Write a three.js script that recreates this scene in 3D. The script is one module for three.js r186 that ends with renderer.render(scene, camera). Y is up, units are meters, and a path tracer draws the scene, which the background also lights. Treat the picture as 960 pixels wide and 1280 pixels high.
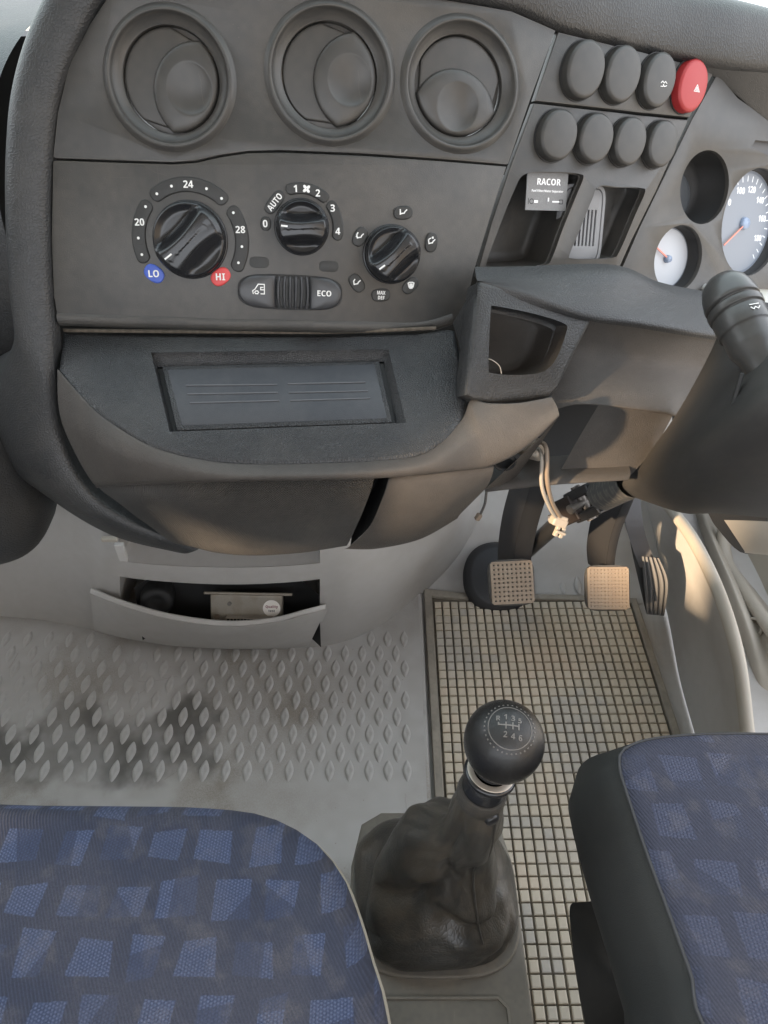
import * as THREE from 'three';
import { mergeGeometries, mergeVertices, toCreasedNormals } from 'three/addons/utils/BufferGeometryUtils.js';
import { RoundedBoxGeometry } from 'three/addons/geometries/RoundedBoxGeometry.js';
import { TessellateModifier } from 'three/addons/modifiers/TessellateModifier.js';
import { FontLoader } from 'three/addons/loaders/FontLoader.js';

// ---------------------------------------------------------------- camera, sky, sun, exposure
// metres; x to the right of the cab, y up from the cab floor, -z towards the windscreen
const scene = new THREE.Scene();
const camera = new THREE.PerspectiveCamera(69.0, 0.75, 0.02, 60);
camera.position.set(0, 0.95, 0);
camera.rotation.set(-43.4 * Math.PI / 180, 0, 0);
const renderer = new THREE.WebGLRenderer({ antialias: true });
renderer.toneMapping = THREE.LinearToneMapping;
renderer.toneMappingExposure = 2.8;
renderer.shadowMap.enabled = true;
{ // bright hazy daylight sky, pale ground colour below the horizon
  const W = 256, H = 128, d = new Float32Array(W * H * 4);
  for (let j = 0; j < H; j++) for (let i = 0; i < W; i++) {
    const e = ((j + 0.5) / H - 0.5) * 180, k = Math.max(0, e) / 90, o = (j * W + i) * 4;
    const sky = [1.32 - 0.45 * k, 1.36 - 0.4 * k, 1.42 - 0.28 * k], ground = [0.78, 0.68, 0.56];
    for (let c = 0; c < 3; c++) d[o + c] = e > 0 ? sky[c] : ground[c];
    d[o + 3] = 1;
  }
  const t = new THREE.DataTexture(d, W, H, THREE.RGBAFormat, THREE.FloatType);
  t.mapping = THREE.EquirectangularReflectionMapping; t.magFilter = THREE.LinearFilter; t.needsUpdate = true;
  scene.background = t; scene.environment = t;
}
const sun = new THREE.DirectionalLight(0xffdfb8, 4.4);
sun.position.set(-1.95, 1.13, 0.68); sun.target.position.set(0.45, 0.14, -0.79);
sun.castShadow = true; sun.shadow.radius = 4; sun.shadow.mapSize.set(2048, 2048);
Object.assign(sun.shadow.camera, { left: -2, right: 2, top: 2, bottom: -2, near: 0.1, far: 8 });
scene.add(sun, sun.target);

// ---------------------------------------------------------------- helpers
let seed = 7;
const rnd = () => { seed = (seed + 0x6d2b79f5) | 0; let t = Math.imul(seed ^ (seed >>> 15), 1 | seed); t = (t + Math.imul(t ^ (t >>> 7), 61 | t)) ^ t; return ((t ^ (t >>> 14)) >>> 0) / 4294967296; };
const V3 = (a) => new THREE.Vector3(...a);
const lerp = (a, b, t) => a + (b - a) * t, mix3 = (a, b, t) => a.map((v, i) => lerp(v, b[i], t));
const clamp = (x, a = 0, b = 1) => Math.min(b, Math.max(a, x));
const sstep = (a, b, x) => { const t = clamp((x - a) / (b - a)); return t * t * (3 - 2 * t); };
const used = new Map();
function numbered(n) { const k = used.get(n) || 0; used.set(n, k + 1); return k ? `${n}_${String(k).padStart(3, '0')}` : n; }
function thing(name, label, category, group) {
  const o = new THREE.Group(); o.name = numbered(name); o.userData = { label, category }; if (group) o.userData.group = group;
  scene.add(o); return o;
}
function part(name, geo, mat, parent, label) {
  const m = new THREE.Mesh(geo, mat); m.name = name; if (label) m.userData.label = label; parent.add(m); return m;
}
function struct(name, geo, mat) { const m = new THREE.Mesh(geo, mat); m.name = numbered(name); m.userData.kind = 'structure'; scene.add(m); return m; }
// seat every thing's origin at the foot of what it is made of
function rebase(o) {
  o.updateMatrixWorld(true);
  const b = new THREE.Box3().setFromObject(o), c = b.getCenter(new THREE.Vector3()); c.y = b.min.y;
  for (const k of o.children) k.position.sub(c); o.position.copy(c);
}
const merge = (list) => mergeGeometries(list.map((g) => { const n = g.index ? g.toNonIndexed() : g; for (const k of Object.keys(n.attributes)) if (!['position', 'normal', 'uv'].includes(k)) n.deleteAttribute(k); return n; }));
function boxUV(g) { // uv in metres from the dominant axis of each face
  const n = g.index ? g.toNonIndexed() : g, p = n.attributes.position, uv = new Float32Array(p.count * 2), a = new THREE.Vector3(), b = new THREE.Vector3(), c = new THREE.Vector3();
  for (let i = 0; i < p.count; i += 3) {
    a.fromBufferAttribute(p, i); b.fromBufferAttribute(p, i + 1).sub(a); c.fromBufferAttribute(p, i + 2).sub(a); b.cross(c);
    const x = Math.abs(b.x), y = Math.abs(b.y), z = Math.abs(b.z);
    for (let k = 0; k < 3; k++) { const q = [p.getX(i + k), p.getY(i + k), p.getZ(i + k)]; const [s, t] = x > y && x > z ? [q[2], q[1]] : y > z ? [q[0], q[2]] : [q[0], q[1]]; uv[(i + k) * 2] = s; uv[(i + k) * 2 + 1] = t; }
  }
  n.setAttribute('uv', new THREE.BufferAttribute(uv, 2)); return n;
}
const box = (w, h, d, r = 0.002, s = 2) => boxUV(new RoundedBoxGeometry(w, h, d, s, Math.min(r, w / 2.01, h / 2.01, d / 2.01)));
function grid(P, nu, nv, closedU = false, hole) { // P(s,t) -> [x,y,z]
  const pos = [], uv = [], idx = []; let L = null;
  const pts = [];
  for (let j = 0; j <= nv; j++) for (let i = 0; i <= nu; i++) { const q = P(i / nu, j / nv); pts.push(q); pos.push(...q); }
  const at = (i, j) => pts[j * (nu + 1) + i], dist = (a, b) => Math.hypot(a[0] - b[0], a[1] - b[1], a[2] - b[2]);
  const cu = [0], cv = [0], mj = nv >> 1, mi = nu >> 1;
  for (let i = 1; i <= nu; i++) cu.push(cu[i - 1] + dist(at(i, mj), at(i - 1, mj)));
  for (let j = 1; j <= nv; j++) cv.push(cv[j - 1] + dist(at(mi, j), at(mi, j - 1)));
  for (let j = 0; j <= nv; j++) for (let i = 0; i <= nu; i++) uv.push(cu[i], cv[j]);
  for (let j = 0; j < nv; j++) for (let i = 0; i < nu; i++) {
    if (hole && hole((i + 0.5) / nu, (j + 0.5) / nv)) continue;
    const a = j * (nu + 1) + i; idx.push(a, a + nu + 1, a + 1, a + 1, a + nu + 1, a + nu + 2);
  }
  const g = new THREE.BufferGeometry();
  g.setAttribute('position', new THREE.Float32BufferAttribute(pos, 3)); g.setAttribute('uv', new THREE.Float32BufferAttribute(uv, 2)); g.setIndex(idx); g.computeVertexNormals();
  if (closedU) { const n = g.attributes.normal; for (let j = 0; j <= nv; j++) { const a = j * (nu + 1), b = a + nu, x = n.getX(a) + n.getX(b), y = n.getY(a) + n.getY(b), z = n.getZ(a) + n.getZ(b), l = Math.hypot(x, y, z) || 1; n.setXYZ(a, x / l, y / l, z / l); n.setXYZ(b, x / l, y / l, z / l); } }
  return g;
}
const cr = (a, b, c, d, t) => 0.5 * (2 * b + (c - a) * t + (2 * a - 5 * b + 4 * c - d) * t * t + (3 * b - a - 3 * c + d) * t * t * t);
function spline(pts, t, closed = false) { // Catmull-Rom through points of any dimension
  const n = pts.length, m = closed ? n : n - 1, x = clamp(t) * m, i = Math.min(m - 1, Math.floor(x)), f = x - i;
  const g = (k) => closed ? pts[((k % n) + n) % n] : pts[clamp(k, 0, n - 1)];
  const a = g(i - 1), b = g(i), c = g(i + 1), d = g(i + 2);
  return b.map((_, k) => cr(a[k], b[k], c[k], d[k], f));
}
const surf = (ctrl) => (s, t) => spline(ctrl.map((row) => spline(row, s)), t);
const patch = (ctrl, nu = 40, nv = 40, hole) => grid(surf(ctrl), nu, nv, false, hole);
const smooth = (pts, n = 60, closed = true) => Array.from({ length: n }, (_, i) => spline(pts, i / (closed ? n : n - 1), closed));
function shapeOf(pts, holes = []) {
  const s = new THREE.Shape(pts.map((p) => new THREE.Vector2(p[0], p[1])));
  for (const h of holes) s.holes.push(new THREE.Path(h.map((p) => new THREE.Vector2(p[0], p[1]))));
  return s;
}
const circle = (x, y, r, n = 48) => Array.from({ length: n }, (_, i) => [x + r * Math.cos(i / n * 2 * Math.PI), y + r * Math.sin(i / n * 2 * Math.PI)]);
function oval(x, y, a, b, ang = 0, n = 36, p = 2) { const c = Math.cos(ang), s = Math.sin(ang); return Array.from({ length: n }, (_, i) => { const t = i / n * 2 * Math.PI, ct = Math.cos(t), st = Math.sin(t), u = a * Math.sign(ct) * Math.abs(ct) ** (2 / p), v = b * Math.sign(st) * Math.abs(st) ** (2 / p); return [x + u * c - v * s, y + u * s + v * c]; }); }
function arcPad(cx, cy, r0, r1, a0, a1, n = 18) { // ring sector with round ends, degrees
  const R = Math.PI / 180, out = [], rm = (r0 + r1) / 2, h = (r1 - r0) / 2, e = h * 0.8 / rm / R;
  const A = Math.max(a0, a1) - e, B = Math.min(a0, a1) + e;
  for (let i = 0; i <= n; i++) { const t = lerp(A, B, i / n) * R; out.push([cx + r1 * Math.cos(t), cy + r1 * Math.sin(t)]); }
  const cap = (t, dir) => { for (let i = 1; i < 8; i++) { const f = i / 8 * Math.PI, r = rm + h * Math.cos(f), o = h * 0.8 * Math.sin(f) / rm * dir; out.push([cx + r * Math.cos(t * R + o), cy + r * Math.sin(t * R + o)]); } };
  cap(B, -1);
  for (let i = 0; i <= n; i++) { const t = lerp(B, A, i / n) * R; out.push([cx + r0 * Math.cos(t), cy + r0 * Math.sin(t)]); }
  { const t = A * R; for (let i = 1; i < 8; i++) { const f = Math.PI - i / 8 * Math.PI, r = rm + h * Math.cos(f), o = h * 0.8 * Math.sin(f) / rm; out.push([cx + r * Math.cos(t + o), cy + r * Math.sin(t + o)]); } }
  return out;
}
function ext(pts, holes, depth, bevel = 0.0015, w = 0, seg = 2) { // extruded outline, front face at height w
  const g = new THREE.ExtrudeGeometry(shapeOf(pts, holes), { depth: Math.max(1e-4, depth - bevel), steps: 1, bevelEnabled: bevel > 0, bevelSize: bevel, bevelThickness: bevel, bevelOffset: -bevel, bevelSegments: seg, curveSegments: 12 });
  g.translate(0, 0, w - depth); return toCreasedNormals(g, 0.7);
}
const tess = (g, e) => new TessellateModifier(e, 8).modify(g);
function dome(pts, zf, rings = 10, skirt = 0) { // fan from the centroid; zf(s, x, y) with s = 0 centre, 1 edge
  const n = pts.length, c = pts.reduce((a, p) => [a[0] + p[0] / n, a[1] + p[1] / n], [0, 0]);
  const nv = rings + (skirt ? 1 : 0);
  const g = grid((u, t) => { const k = Math.round(u * n) % n, j = Math.round(t * nv); const s = Math.min(1, j / rings), x = lerp(c[0], pts[k][0], s), y = lerp(c[1], pts[k][1], s); return [x, y, j > rings ? zf(1, x, y) - skirt : zf(s, x, y)]; }, n, nv, true);
  const p = g.attributes.position, uv = g.attributes.uv; for (let i = 0; i < p.count; i++) uv.setXY(i, p.getX(i), p.getY(i));
  return g;
}
function lathe(prof, seg = 48) { const g = new THREE.LatheGeometry(prof.map((p) => new THREE.Vector2(Math.max(p[0], 1e-5), p[1])), seg); g.rotateX(Math.PI / 2); return g; } // axis +z
function tube(pts, r, seg = 40, rad = 8) { return new THREE.TubeGeometry(new THREE.CatmullRomCurve3(pts.map(V3)), seg, r, rad, false); }
const font = await new FontLoader().loadAsync('fonts/droid/droid_sans_bold.typeface.json');
function text(str, size, x, y, w = 0, ang = 0, depth = 0.00025, sx = 1) {
  const g = new THREE.ExtrudeGeometry(font.generateShapes(str, size), { depth, bevelEnabled: false, curveSegments: 5 });
  g.computeBoundingBox(); const b = g.boundingBox; g.translate(-(b.min.x + b.max.x) / 2, -(b.min.y + b.max.y) / 2, 0); g.scale(sx, 1, 1); g.rotateZ(ang); g.translate(x, y, w); return g;
}
function strokes(lines, width, x = 0, y = 0, w = 0, k = 1, ang = 0, depth = 0.00025) { // line drawing as flat raised print
  const out = [];
  for (const l of lines) for (let i = 0; i + 1 < l.length; i++) {
    const [a, b] = [l[i], l[i + 1]], dx = (b[0] - a[0]) * k, dy = (b[1] - a[1]) * k, L = Math.hypot(dx, dy) + width * 0.8;
    const g = new THREE.BoxGeometry(L, width, depth); g.rotateZ(Math.atan2(dy, dx)); g.translate((a[0] + b[0]) / 2 * k, (a[1] + b[1]) / 2 * k, depth / 2 + i * 1e-5); out.push(g);
  }
  const g = merge(out); g.rotateZ(ang); g.translate(x, y, w); return g;
}
// the curved centre-stack surface: (u, v, height) -> world
const FO = V3([0, 0.62, -0.58]), FT = 24 * Math.PI / 180, FV = V3([0, Math.cos(FT), -Math.sin(FT)]), FN = V3([0, Math.sin(FT), Math.cos(FT)]), FU0 = -0.18, FK = 0.7;
function fframe(u) { const e = Math.max(0, u - FU0), sl = -2 * FK * e, l = Math.hypot(1, sl); return { w: -FK * e * e, X: new THREE.Vector3(1, 0, 0).addScaledVector(FN, sl).divideScalar(l), N: FN.clone().addScaledVector(new THREE.Vector3(1, 0, 0), -sl).divideScalar(l) }; }
function fpt(u, v, h = 0) { const f = fframe(u); return FO.clone().addScaledVector(new THREE.Vector3(1, 0, 0), u).addScaledVector(FV, v).addScaledVector(FN, f.w).addScaledVector(f.N, h).toArray(); }
function bend(g) {
  const p = g.attributes.position, n = g.attributes.normal, a = new THREE.Vector3();
  for (let i = 0; i < p.count; i++) {
    const u = p.getX(i), f = fframe(u), q = fpt(u, p.getY(i), p.getZ(i));
    if (n) { a.set(0, 0, 0).addScaledVector(f.X, n.getX(i)).addScaledVector(FV, n.getY(i)).addScaledVector(f.N, n.getZ(i)); n.setXYZ(i, a.x, a.y, a.z); }
    p.setXYZ(i, ...q);
  }
  return g;
}
const at = (g, x, y, z = 0) => { g.translate(x, y, z); return g; };
function onPlane(g, pl) { const m = new THREE.Matrix4().makeBasis(V3(pl.u), V3(pl.v), V3(pl.n)); m.setPosition(...pl.o); g.applyMatrix4(m); return g; }
const aim = (g, o, zdir, up = [0, 1, 0]) => { const z = V3(zdir).normalize(), x = V3(up).cross(z).normalize(), y = z.clone().cross(x); const m = new THREE.Matrix4().makeBasis(x, y, z); m.setPosition(...o); g.applyMatrix4(m); return g; };

// ---------------------------------------------------------------- textures
function hash(i, j, s = 0) { let h = Math.imul(i, 374761393) ^ Math.imul(j, 668265263) ^ Math.imul(s + 1, 2147483647); h = Math.imul(h ^ (h >>> 13), 1274126177); return ((h ^ (h >>> 16)) >>> 0) / 4294967296; }
function vnoise(x, y, per, s) { const i = Math.floor(x), j = Math.floor(y), f = x - i, g = y - j, m = (a) => ((a % per) + per) % per, u = f * f * (3 - 2 * f), v = g * g * (3 - 2 * g); return lerp(lerp(hash(m(i), m(j), s), hash(m(i + 1), m(j), s), u), lerp(hash(m(i), m(j + 1), s), hash(m(i + 1), m(j + 1), s), u), v); }
function fbm(x, y, per, oct, s) { let a = 0, k = 0.5, t = 0; for (let o = 0; o < oct; o++) { a += k * vnoise(x, y, per, s + o); t += k; k *= 0.5; x *= 2; y *= 2; per *= 2; } return a / t; }
function tex(N, f, size, srgb = false) {
  const d = new Uint8Array(N * N * 4);
  for (let j = 0; j < N; j++) for (let i = 0; i < N; i++) { const c = f(i / N, j / N), o = (j * N + i) * 4; for (let k = 0; k < 3; k++) d[o + k] = clamp(Array.isArray(c) ? c[k] : c) * 255; d[o + 3] = 255; }
  const t = new THREE.DataTexture(d, N, N); t.wrapS = t.wrapT = THREE.RepeatWrapping; t.magFilter = THREE.LinearFilter; t.minFilter = THREE.LinearMipmapLinearFilter; t.generateMipmaps = true; t.repeat.set(1 / size, 1 / size);
  if (srgb) t.colorSpace = THREE.SRGBColorSpace; t.needsUpdate = true; return t;
}
const rep = (t, size) => { const c = t.clone(); c.repeat.set(1 / size, 1 / size); c.needsUpdate = true; return c; };
function worley(x, y, per, s) { const i = Math.floor(x), j = Math.floor(y), m = (a) => ((a % per) + per) % per; let a = 9, b = 9; for (let p = -1; p < 2; p++) for (let q = -1; q < 2; q++) { const dx = i + p + hash(m(i + p), m(j + q), s) - x, dy = j + q + hash(m(i + p), m(j + q), s + 9) - y, d = dx * dx + dy * dy; if (d < a) { b = a; a = d; } else if (d < b) b = d; } return Math.sqrt(b) - Math.sqrt(a); }
const T_leather = tex(512, (x, y) => { const wx = x * 40 + 1.6 * fbm(x * 12, y * 12, 12, 2, 3), wy = y * 40 + 1.6 * fbm(x * 12, y * 12, 12, 2, 8); return 0.75 * sstep(0, 0.35, worley(wx, wy, 40, 1)) + 0.25 * fbm(x * 64, y * 64, 64, 2, 5); }, 0.11);
const T_fine = tex(512, (x, y) => 0.6 * fbm(x * 96, y * 96, 96, 2, 11) + 0.4 * sstep(0, 0.5, worley(x * 80, y * 80, 80, 21)), 0.05);
// dust: grey-beige film in grainy patches, lint specks, hairline scuffs
const dustFields = new Map();
function dusty(s, specks = 60) { // a grainy 0..1 field; four different ones are shared
  const key = s % 4, N = 1024; if (dustFields.has(key)) return dustFields.get(key);
  const pix = new Float32Array(N * N);
  for (let j = 0; j < N; j++) for (let i = 0; i < N; i++) { const x = i / N, y = j / N; pix[j * N + i] = 0.55 * sstep(0.42, 0.72, fbm(x * 5, y * 5, 5, 5, key)) * (0.4 + 1.1 * hash(i, j, key)) + 0.35 * vnoise(x * 60, y * 60, 60, key + 3); }
  let r = key * 7919 + 13; const R = () => { r = (Math.imul(r, 1664525) + 1013904223) | 0; return (r >>> 0) / 4294967296; };
  const put = (x, y, v) => { const k = (((y | 0) + N) % N) * N + (((x | 0) + N) % N); pix[k] = Math.max(pix[k], v); };
  for (let k = 0; k < 140; k++) { const x = R() * N, y = R() * N, v = 0.8 + 1.6 * R(); put(x, y, v); put(x + 1, y, v * 0.6); put(x, y + 1, v * 0.5); }
  for (let k = 0; k < 26; k++) { let x = R() * N, y = R() * N, a = R() * 6.28; const n = 20 + R() * 90, v = 0.5 + 0.8 * R(); for (let q = 0; q < n; q++) { put(x, y, v); a += (R() - 0.5) * 0.12; x += Math.cos(a); y += Math.sin(a); } }
  dustFields.set(key, pix); return pix;
}
const enc = (c) => c <= 0.0031308 ? 12.92 * c : 1.055 * c ** (1 / 2.4) - 0.055;
function dustTex(base, dust, amount, s, size) { const pix = dusty(s), N = 1024; return tex(N, (x, y) => { const k = clamp(amount * pix[Math.round(y * N) * N + Math.round(x * N)]); return base.map((b, c) => enc(lerp(b, dust[c], k))); }, size, true); }
const DUST = [0.30, 0.26, 0.21];
const std = (o) => new THREE.MeshStandardMaterial(o);
const black = dustTex([0.037, 0.0362, 0.0347], DUST, 0.11, 1, 0.31);
const M = {
  fascia: std({ map: black, roughness: 0.4, bumpMap: T_fine, bumpScale: 0.0001 }),
  rim: std({ map: dustTex([0.021, 0.022, 0.0232], DUST, 0.06, 4, 0.27), roughness: 0.46, bumpMap: T_leather, bumpScale: 0.00025 }),
  shelf: std({ map: dustTex([0.018, 0.0192, 0.0215], [0.33, 0.31, 0.28], 0.06, 6, 0.23), roughness: 0.42, bumpMap: rep(T_leather, 0.08), bumpScale: 0.00055 }),
  apron: std({ map: dustTex([0.048, 0.043, 0.039], DUST, 0.08, 9, 0.29), roughness: 0.48, bumpMap: T_fine, bumpScale: 0.0004 }),
  dark: std({ color: new THREE.Color().setRGB(0.015, 0.015, 0.015), roughness: 0.6, bumpMap: T_fine, bumpScale: 0.0001 }),
  vent: std({ map: black, roughness: 0.42 }),
  button: std({ map: black, roughness: 0.48 }),
  knob: std({ color: new THREE.Color().setRGB(0.014, 0.0145, 0.016), roughness: 0.24 }),
  pad: std({ color: new THREE.Color().setRGB(0.02, 0.02, 0.019), roughness: 0.55 }),
  print: std({ color: new THREE.Color().setRGB(0.72, 0.72, 0.7), roughness: 0.6 }),
  blue: std({ color: new THREE.Color().setRGB(0.04, 0.09, 0.42), roughness: 0.45 }),
  red: std({ color: new THREE.Color().setRGB(0.55, 0.05, 0.05), roughness: 0.45 }),
  grey: std({ map: dustTex([0.44, 0.425, 0.405], [0.28, 0.25, 0.21], 0.32, 12, 0.5), roughness: 0.6, bumpMap: T_fine, bumpScale: 0.0001 }),
  beige: std({ map: dustTex([0.36, 0.33, 0.28], [0.48, 0.42, 0.34], 0.3, 14, 0.5, 60), roughness: 0.6 }),
  rubber: std({ map: dustTex([0.05, 0.05, 0.05], [0.3, 0.27, 0.22], 0.3, 15, 0.2, 60), roughness: 0.75 }),
  tread: std({ map: dustTex([0.42, 0.41, 0.395], [0.26, 0.235, 0.2], 0.5, 16, 0.3), roughness: 0.7 }),
  steel: std({ color: new THREE.Color().setRGB(0.2, 0.18, 0.16), metalness: 0.6, roughness: 0.5 }),
  paintedArm: std({ color: new THREE.Color().setRGB(0.018, 0.018, 0.019), roughness: 0.35 }),
  leather: std({ map: dustTex([0.032, 0.0315, 0.029], [0.19, 0.145, 0.095], 0.26, 18, 0.17), roughness: 0.34, bumpMap: T_leather, bumpScale: 0.00014 }),
  knobLeather: std({ color: new THREE.Color().setRGB(0.012, 0.012, 0.012), roughness: 0.22, bumpMap: rep(T_leather, 0.02), bumpScale: 0.00005 }),
  wire: std({ color: new THREE.Color().setRGB(0.2, 0.155, 0.115), roughness: 0.5 }),
  connector: std({ color: new THREE.Color().setRGB(0.34, 0.3, 0.25), roughness: 0.5 }),
  wirePale: std({ color: new THREE.Color().setRGB(0.3, 0.27, 0.23), roughness: 0.6 }),
  lining: std({ color: new THREE.Color().setRGB(0.58, 0.56, 0.53), roughness: 0.9 }),
};
// ---------------------------------------------------------------- the cab: floor, bulkheads, roof, doors
struct('floor', boxUV(at(new THREE.BoxGeometry(2.1, 0.02, 2.2), -0.16, -0.014, 0.0)), M.grey);
{ // toe board rising behind the pedals, and the bulkhead above it
  const rows = [[[440, 775, 0], [560, 770, 0], [680, 765, 0], [800, 765, 0], [900, 760, 0]].map((p) => p)];
  const R0 = [[-0.0522, -0.003, -0.7704], [0.1044, -0.003, -0.7704], [0.2622, -0.003, -0.7788], [0.4085, -0.003, -0.7872], [0.5297, -0.003, -0.7957]];
  const R1 = [[-0.0135, 0.0109, -0.84], [0.1214, 0.0109, -0.84], [0.2691, 0.0149, -0.84], [0.4028, 0.0189, -0.84], [0.5091, 0.0229, -0.84]];
  const R2 = [[0, 0.0756, -0.905], [0.1352, 0.0756, -0.905], [0.2703, 0.0756, -0.905], [0.3785, 0.0756, -0.905], [0.4866, 0.0756, -0.905]];
  const R3 = [[0, 0.1351, -0.96], [0.1351, 0.1351, -0.96], [0.2701, 0.1351, -0.96], [0.3782, 0.1351, -0.96], [0.4862, 0.1351, -0.96]];
  const R4 = [[0, 0.222, -1], [0.1318, 0.222, -1], [0.2635, 0.222, -1], [0.369, 0.222, -1], [0.4744, 0.222, -1]];
  const toe = struct('toe_board', patch([R0, R1, R2, R3, R4], 40, 40), M.grey);
  const b = dome(oval(0, 0, 0.0062, 0.018, 0, 14, 1.5), (s) => (s < 0.65 ? 0.0016 : 0.0016 * (1 - (s - 0.65) / 0.35)), 3);
  for (const [p, q] of [[[0.274, -0.0047, -0.818], [0.2749, 0.0019, -0.83]], [[0.2988, -0.0006, -0.818], [0.2998, 0.006, -0.83]], [[0.3235, 0.0035, -0.818], [0.3246, 0.01, -0.83]], [[0.2625, -0.0158, -0.803], [0.2634, -0.0094, -0.815]], [[0.2877, -0.0138, -0.803], [0.2887, -0.0073, -0.815]], [[0.3127, -0.0117, -0.803], [0.3138, -0.0053, -0.815]], [[0.336, -0.0076, -0.803], [0.3372, -0.0012, -0.815]]]) {
    const m = part('tread_bump', b, M.grey, toe); m.position.set(...p); m.position.y += 0.006; m.rotation.x = -Math.PI / 2 + 0.2;
  }
  struct('bulkhead', boxUV(at(new THREE.BoxGeometry(2.2, 0.8, 0.03), -0.12, 0.35, -1.06)), M.dark);
}
{ // moulded tread covering of the middle of the floor, with rows of lens-shaped bumps and a wet dark stain
  const N = 1024, S = 0.8, base = dusty(23);
  const stainTex = tex(N, (x, y) => {
    const X = x * S - 0.8, d = 0.8 - y * S; // metres
    const nx = fbm(x * 24, y * 24, 24, 4, 31) - 0.5, ny = fbm(x * 24, y * 24, 24, 4, 37) - 0.5;
    const dx = Math.max(-0.62 - X, X + 0.232), dd = Math.max(0.478 - d, d - 0.575 - 0.03 * Math.sin(X * 40));
    const e = Math.max(dx, dd) + 0.05 * nx + 0.04 * ny, k = sstep(0.02, -0.022, e) * (0.55 + 0.45 * sstep(0.35, 0.6, fbm(x * 14, y * 14, 14, 4, 41)));
    const f = 0.35 * base[Math.round(y * N) * N + Math.round(x * N)];
    const g = sstep(0.5, 0.75, fbm(x * 7 + 3, y * 7, 7, 5, 47)) * 0.5 * (0.5 + hash(Math.round(x * N), Math.round(y * N), 9)), w = 0.3 * sstep(0.05, -0.03, e) * sstep(0.4, 0.6, fbm(x * 30, y * 30, 30, 3, 61));
    return [0.42, 0.41, 0.395].map((b, c) => enc(lerp(lerp(b, [0.24, 0.215, 0.18][c], clamp(1.6 * f + g + w)), [0.085, 0.08, 0.072][c], k * 0.88)));
  }, S, true);
  const mat = new THREE.MeshStandardMaterial({ map: stainTex, roughness: 0.7, bumpMap: T_fine, bumpScale: 0.0001 });
  // u = x + 0.8, v = 0.8 - d
  const g = ext([[-0.2, 0], [0.862, 0], [0.862, 0.64], [-0.2, 0.64]].map((p) => [p[0], p[1]]), [], 0.016, 0.006, 0.012, 4);
  const p = g.attributes.position, n = g.attributes.normal;
  for (let i = 0; i < p.count; i++) { const u = p.getX(i), v = p.getY(i), w = p.getZ(i); p.setXYZ(i, u - 0.8, w, v - 0.8); n.setXYZ(i, n.getX(i), n.getZ(i), n.getY(i)); }
  const idx = []; for (let i = 0; i < p.count; i += 3) idx.push(i, i + 2, i + 1); g.setIndex(idx);
  const tread = struct('floor_tread', g, mat);
  const kinds = [0, 1, 2].map((k) => dome(oval(0, 0, 0.0066 + k * 0.0002, 0.0165, 0, 16, 1.45), (s) => (s < 0.66 ? 0.0028 - 0.0006 * (1 - s / 0.66) : 0.0028 * (1 - (s - 0.66) / 0.34)), 5));
  for (let r = 0; r < 9; r++) for (let k = 0; k < 22; k++) {
    const q = k + (r % 2 ? 0.5 : 0), X = 0.031 - 0.0252 * q - 0.0002 * q * q, d = 0.487 + 0.0272 * r;
    if (X < -0.66 || (r > 7 && k > 2 && k < 17)) continue;
    const m = part('tread_bump', kinds[(k * 5 + r * 3) % 3], M.tread, tread); m.position.set(X, 0.0118, -d); m.rotation.x = -Math.PI / 2;
  }
}
{ // driver's side footwell trim, sill seal and open lower door trim
  const inner = [[0.4365, 0.02, -1.0492], [0.4631, 0, -0.9219], [0.4601, 0, -0.7763], [0.4446, -0.002, -0.6394], [0.4388, -0.002, -0.5342], [0.4298, -0.002, -0.411]];
  const mid = [[0.442, 0.0945, -0.9609], [0.45, 0.1115, -0.8313], [0.455, 0.106, -0.7123], [0.463, 0.076, -0.6135], [0.4538, 0.0561, -0.5132], [0.44, 0.0301, -0.3971]];
  const mid2 = [[0.439, 0.1475, -0.8859], [0.441, 0.1725, -0.7676], [0.443, 0.1726, -0.6561], [0.4457, 0.1476, -0.5694], [0.4435, 0.1078, -0.4835], [0.437, 0.0662, -0.3815]];
  const edge = [[0.44, 0.1702, -0.8462], [0.44, 0.2029, -0.7281], [0.44, 0.209, -0.6227], [0.44, 0.1919, -0.5415], [0.44, 0.147, -0.4663], [0.44, 0.0882, -0.372]];
  const down = edge.map((p) => [p[0] + 0.02, p[1] - 0.07, p[2]]);
  const t = thing('footwell_trim', 'cream moulded footwell trim curving up to the right of the accelerator pedal', 'trim panel');
  part('panel', patch([inner, mid, mid2, edge, down], 60, 50), M.grey, t);
  part('sill_seal', tube(edge.map((p) => [p[0] - 0.006, p[1] + 0.001, p[2]]), 0.0085, 60, 10), M.beige, t);
}
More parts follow.
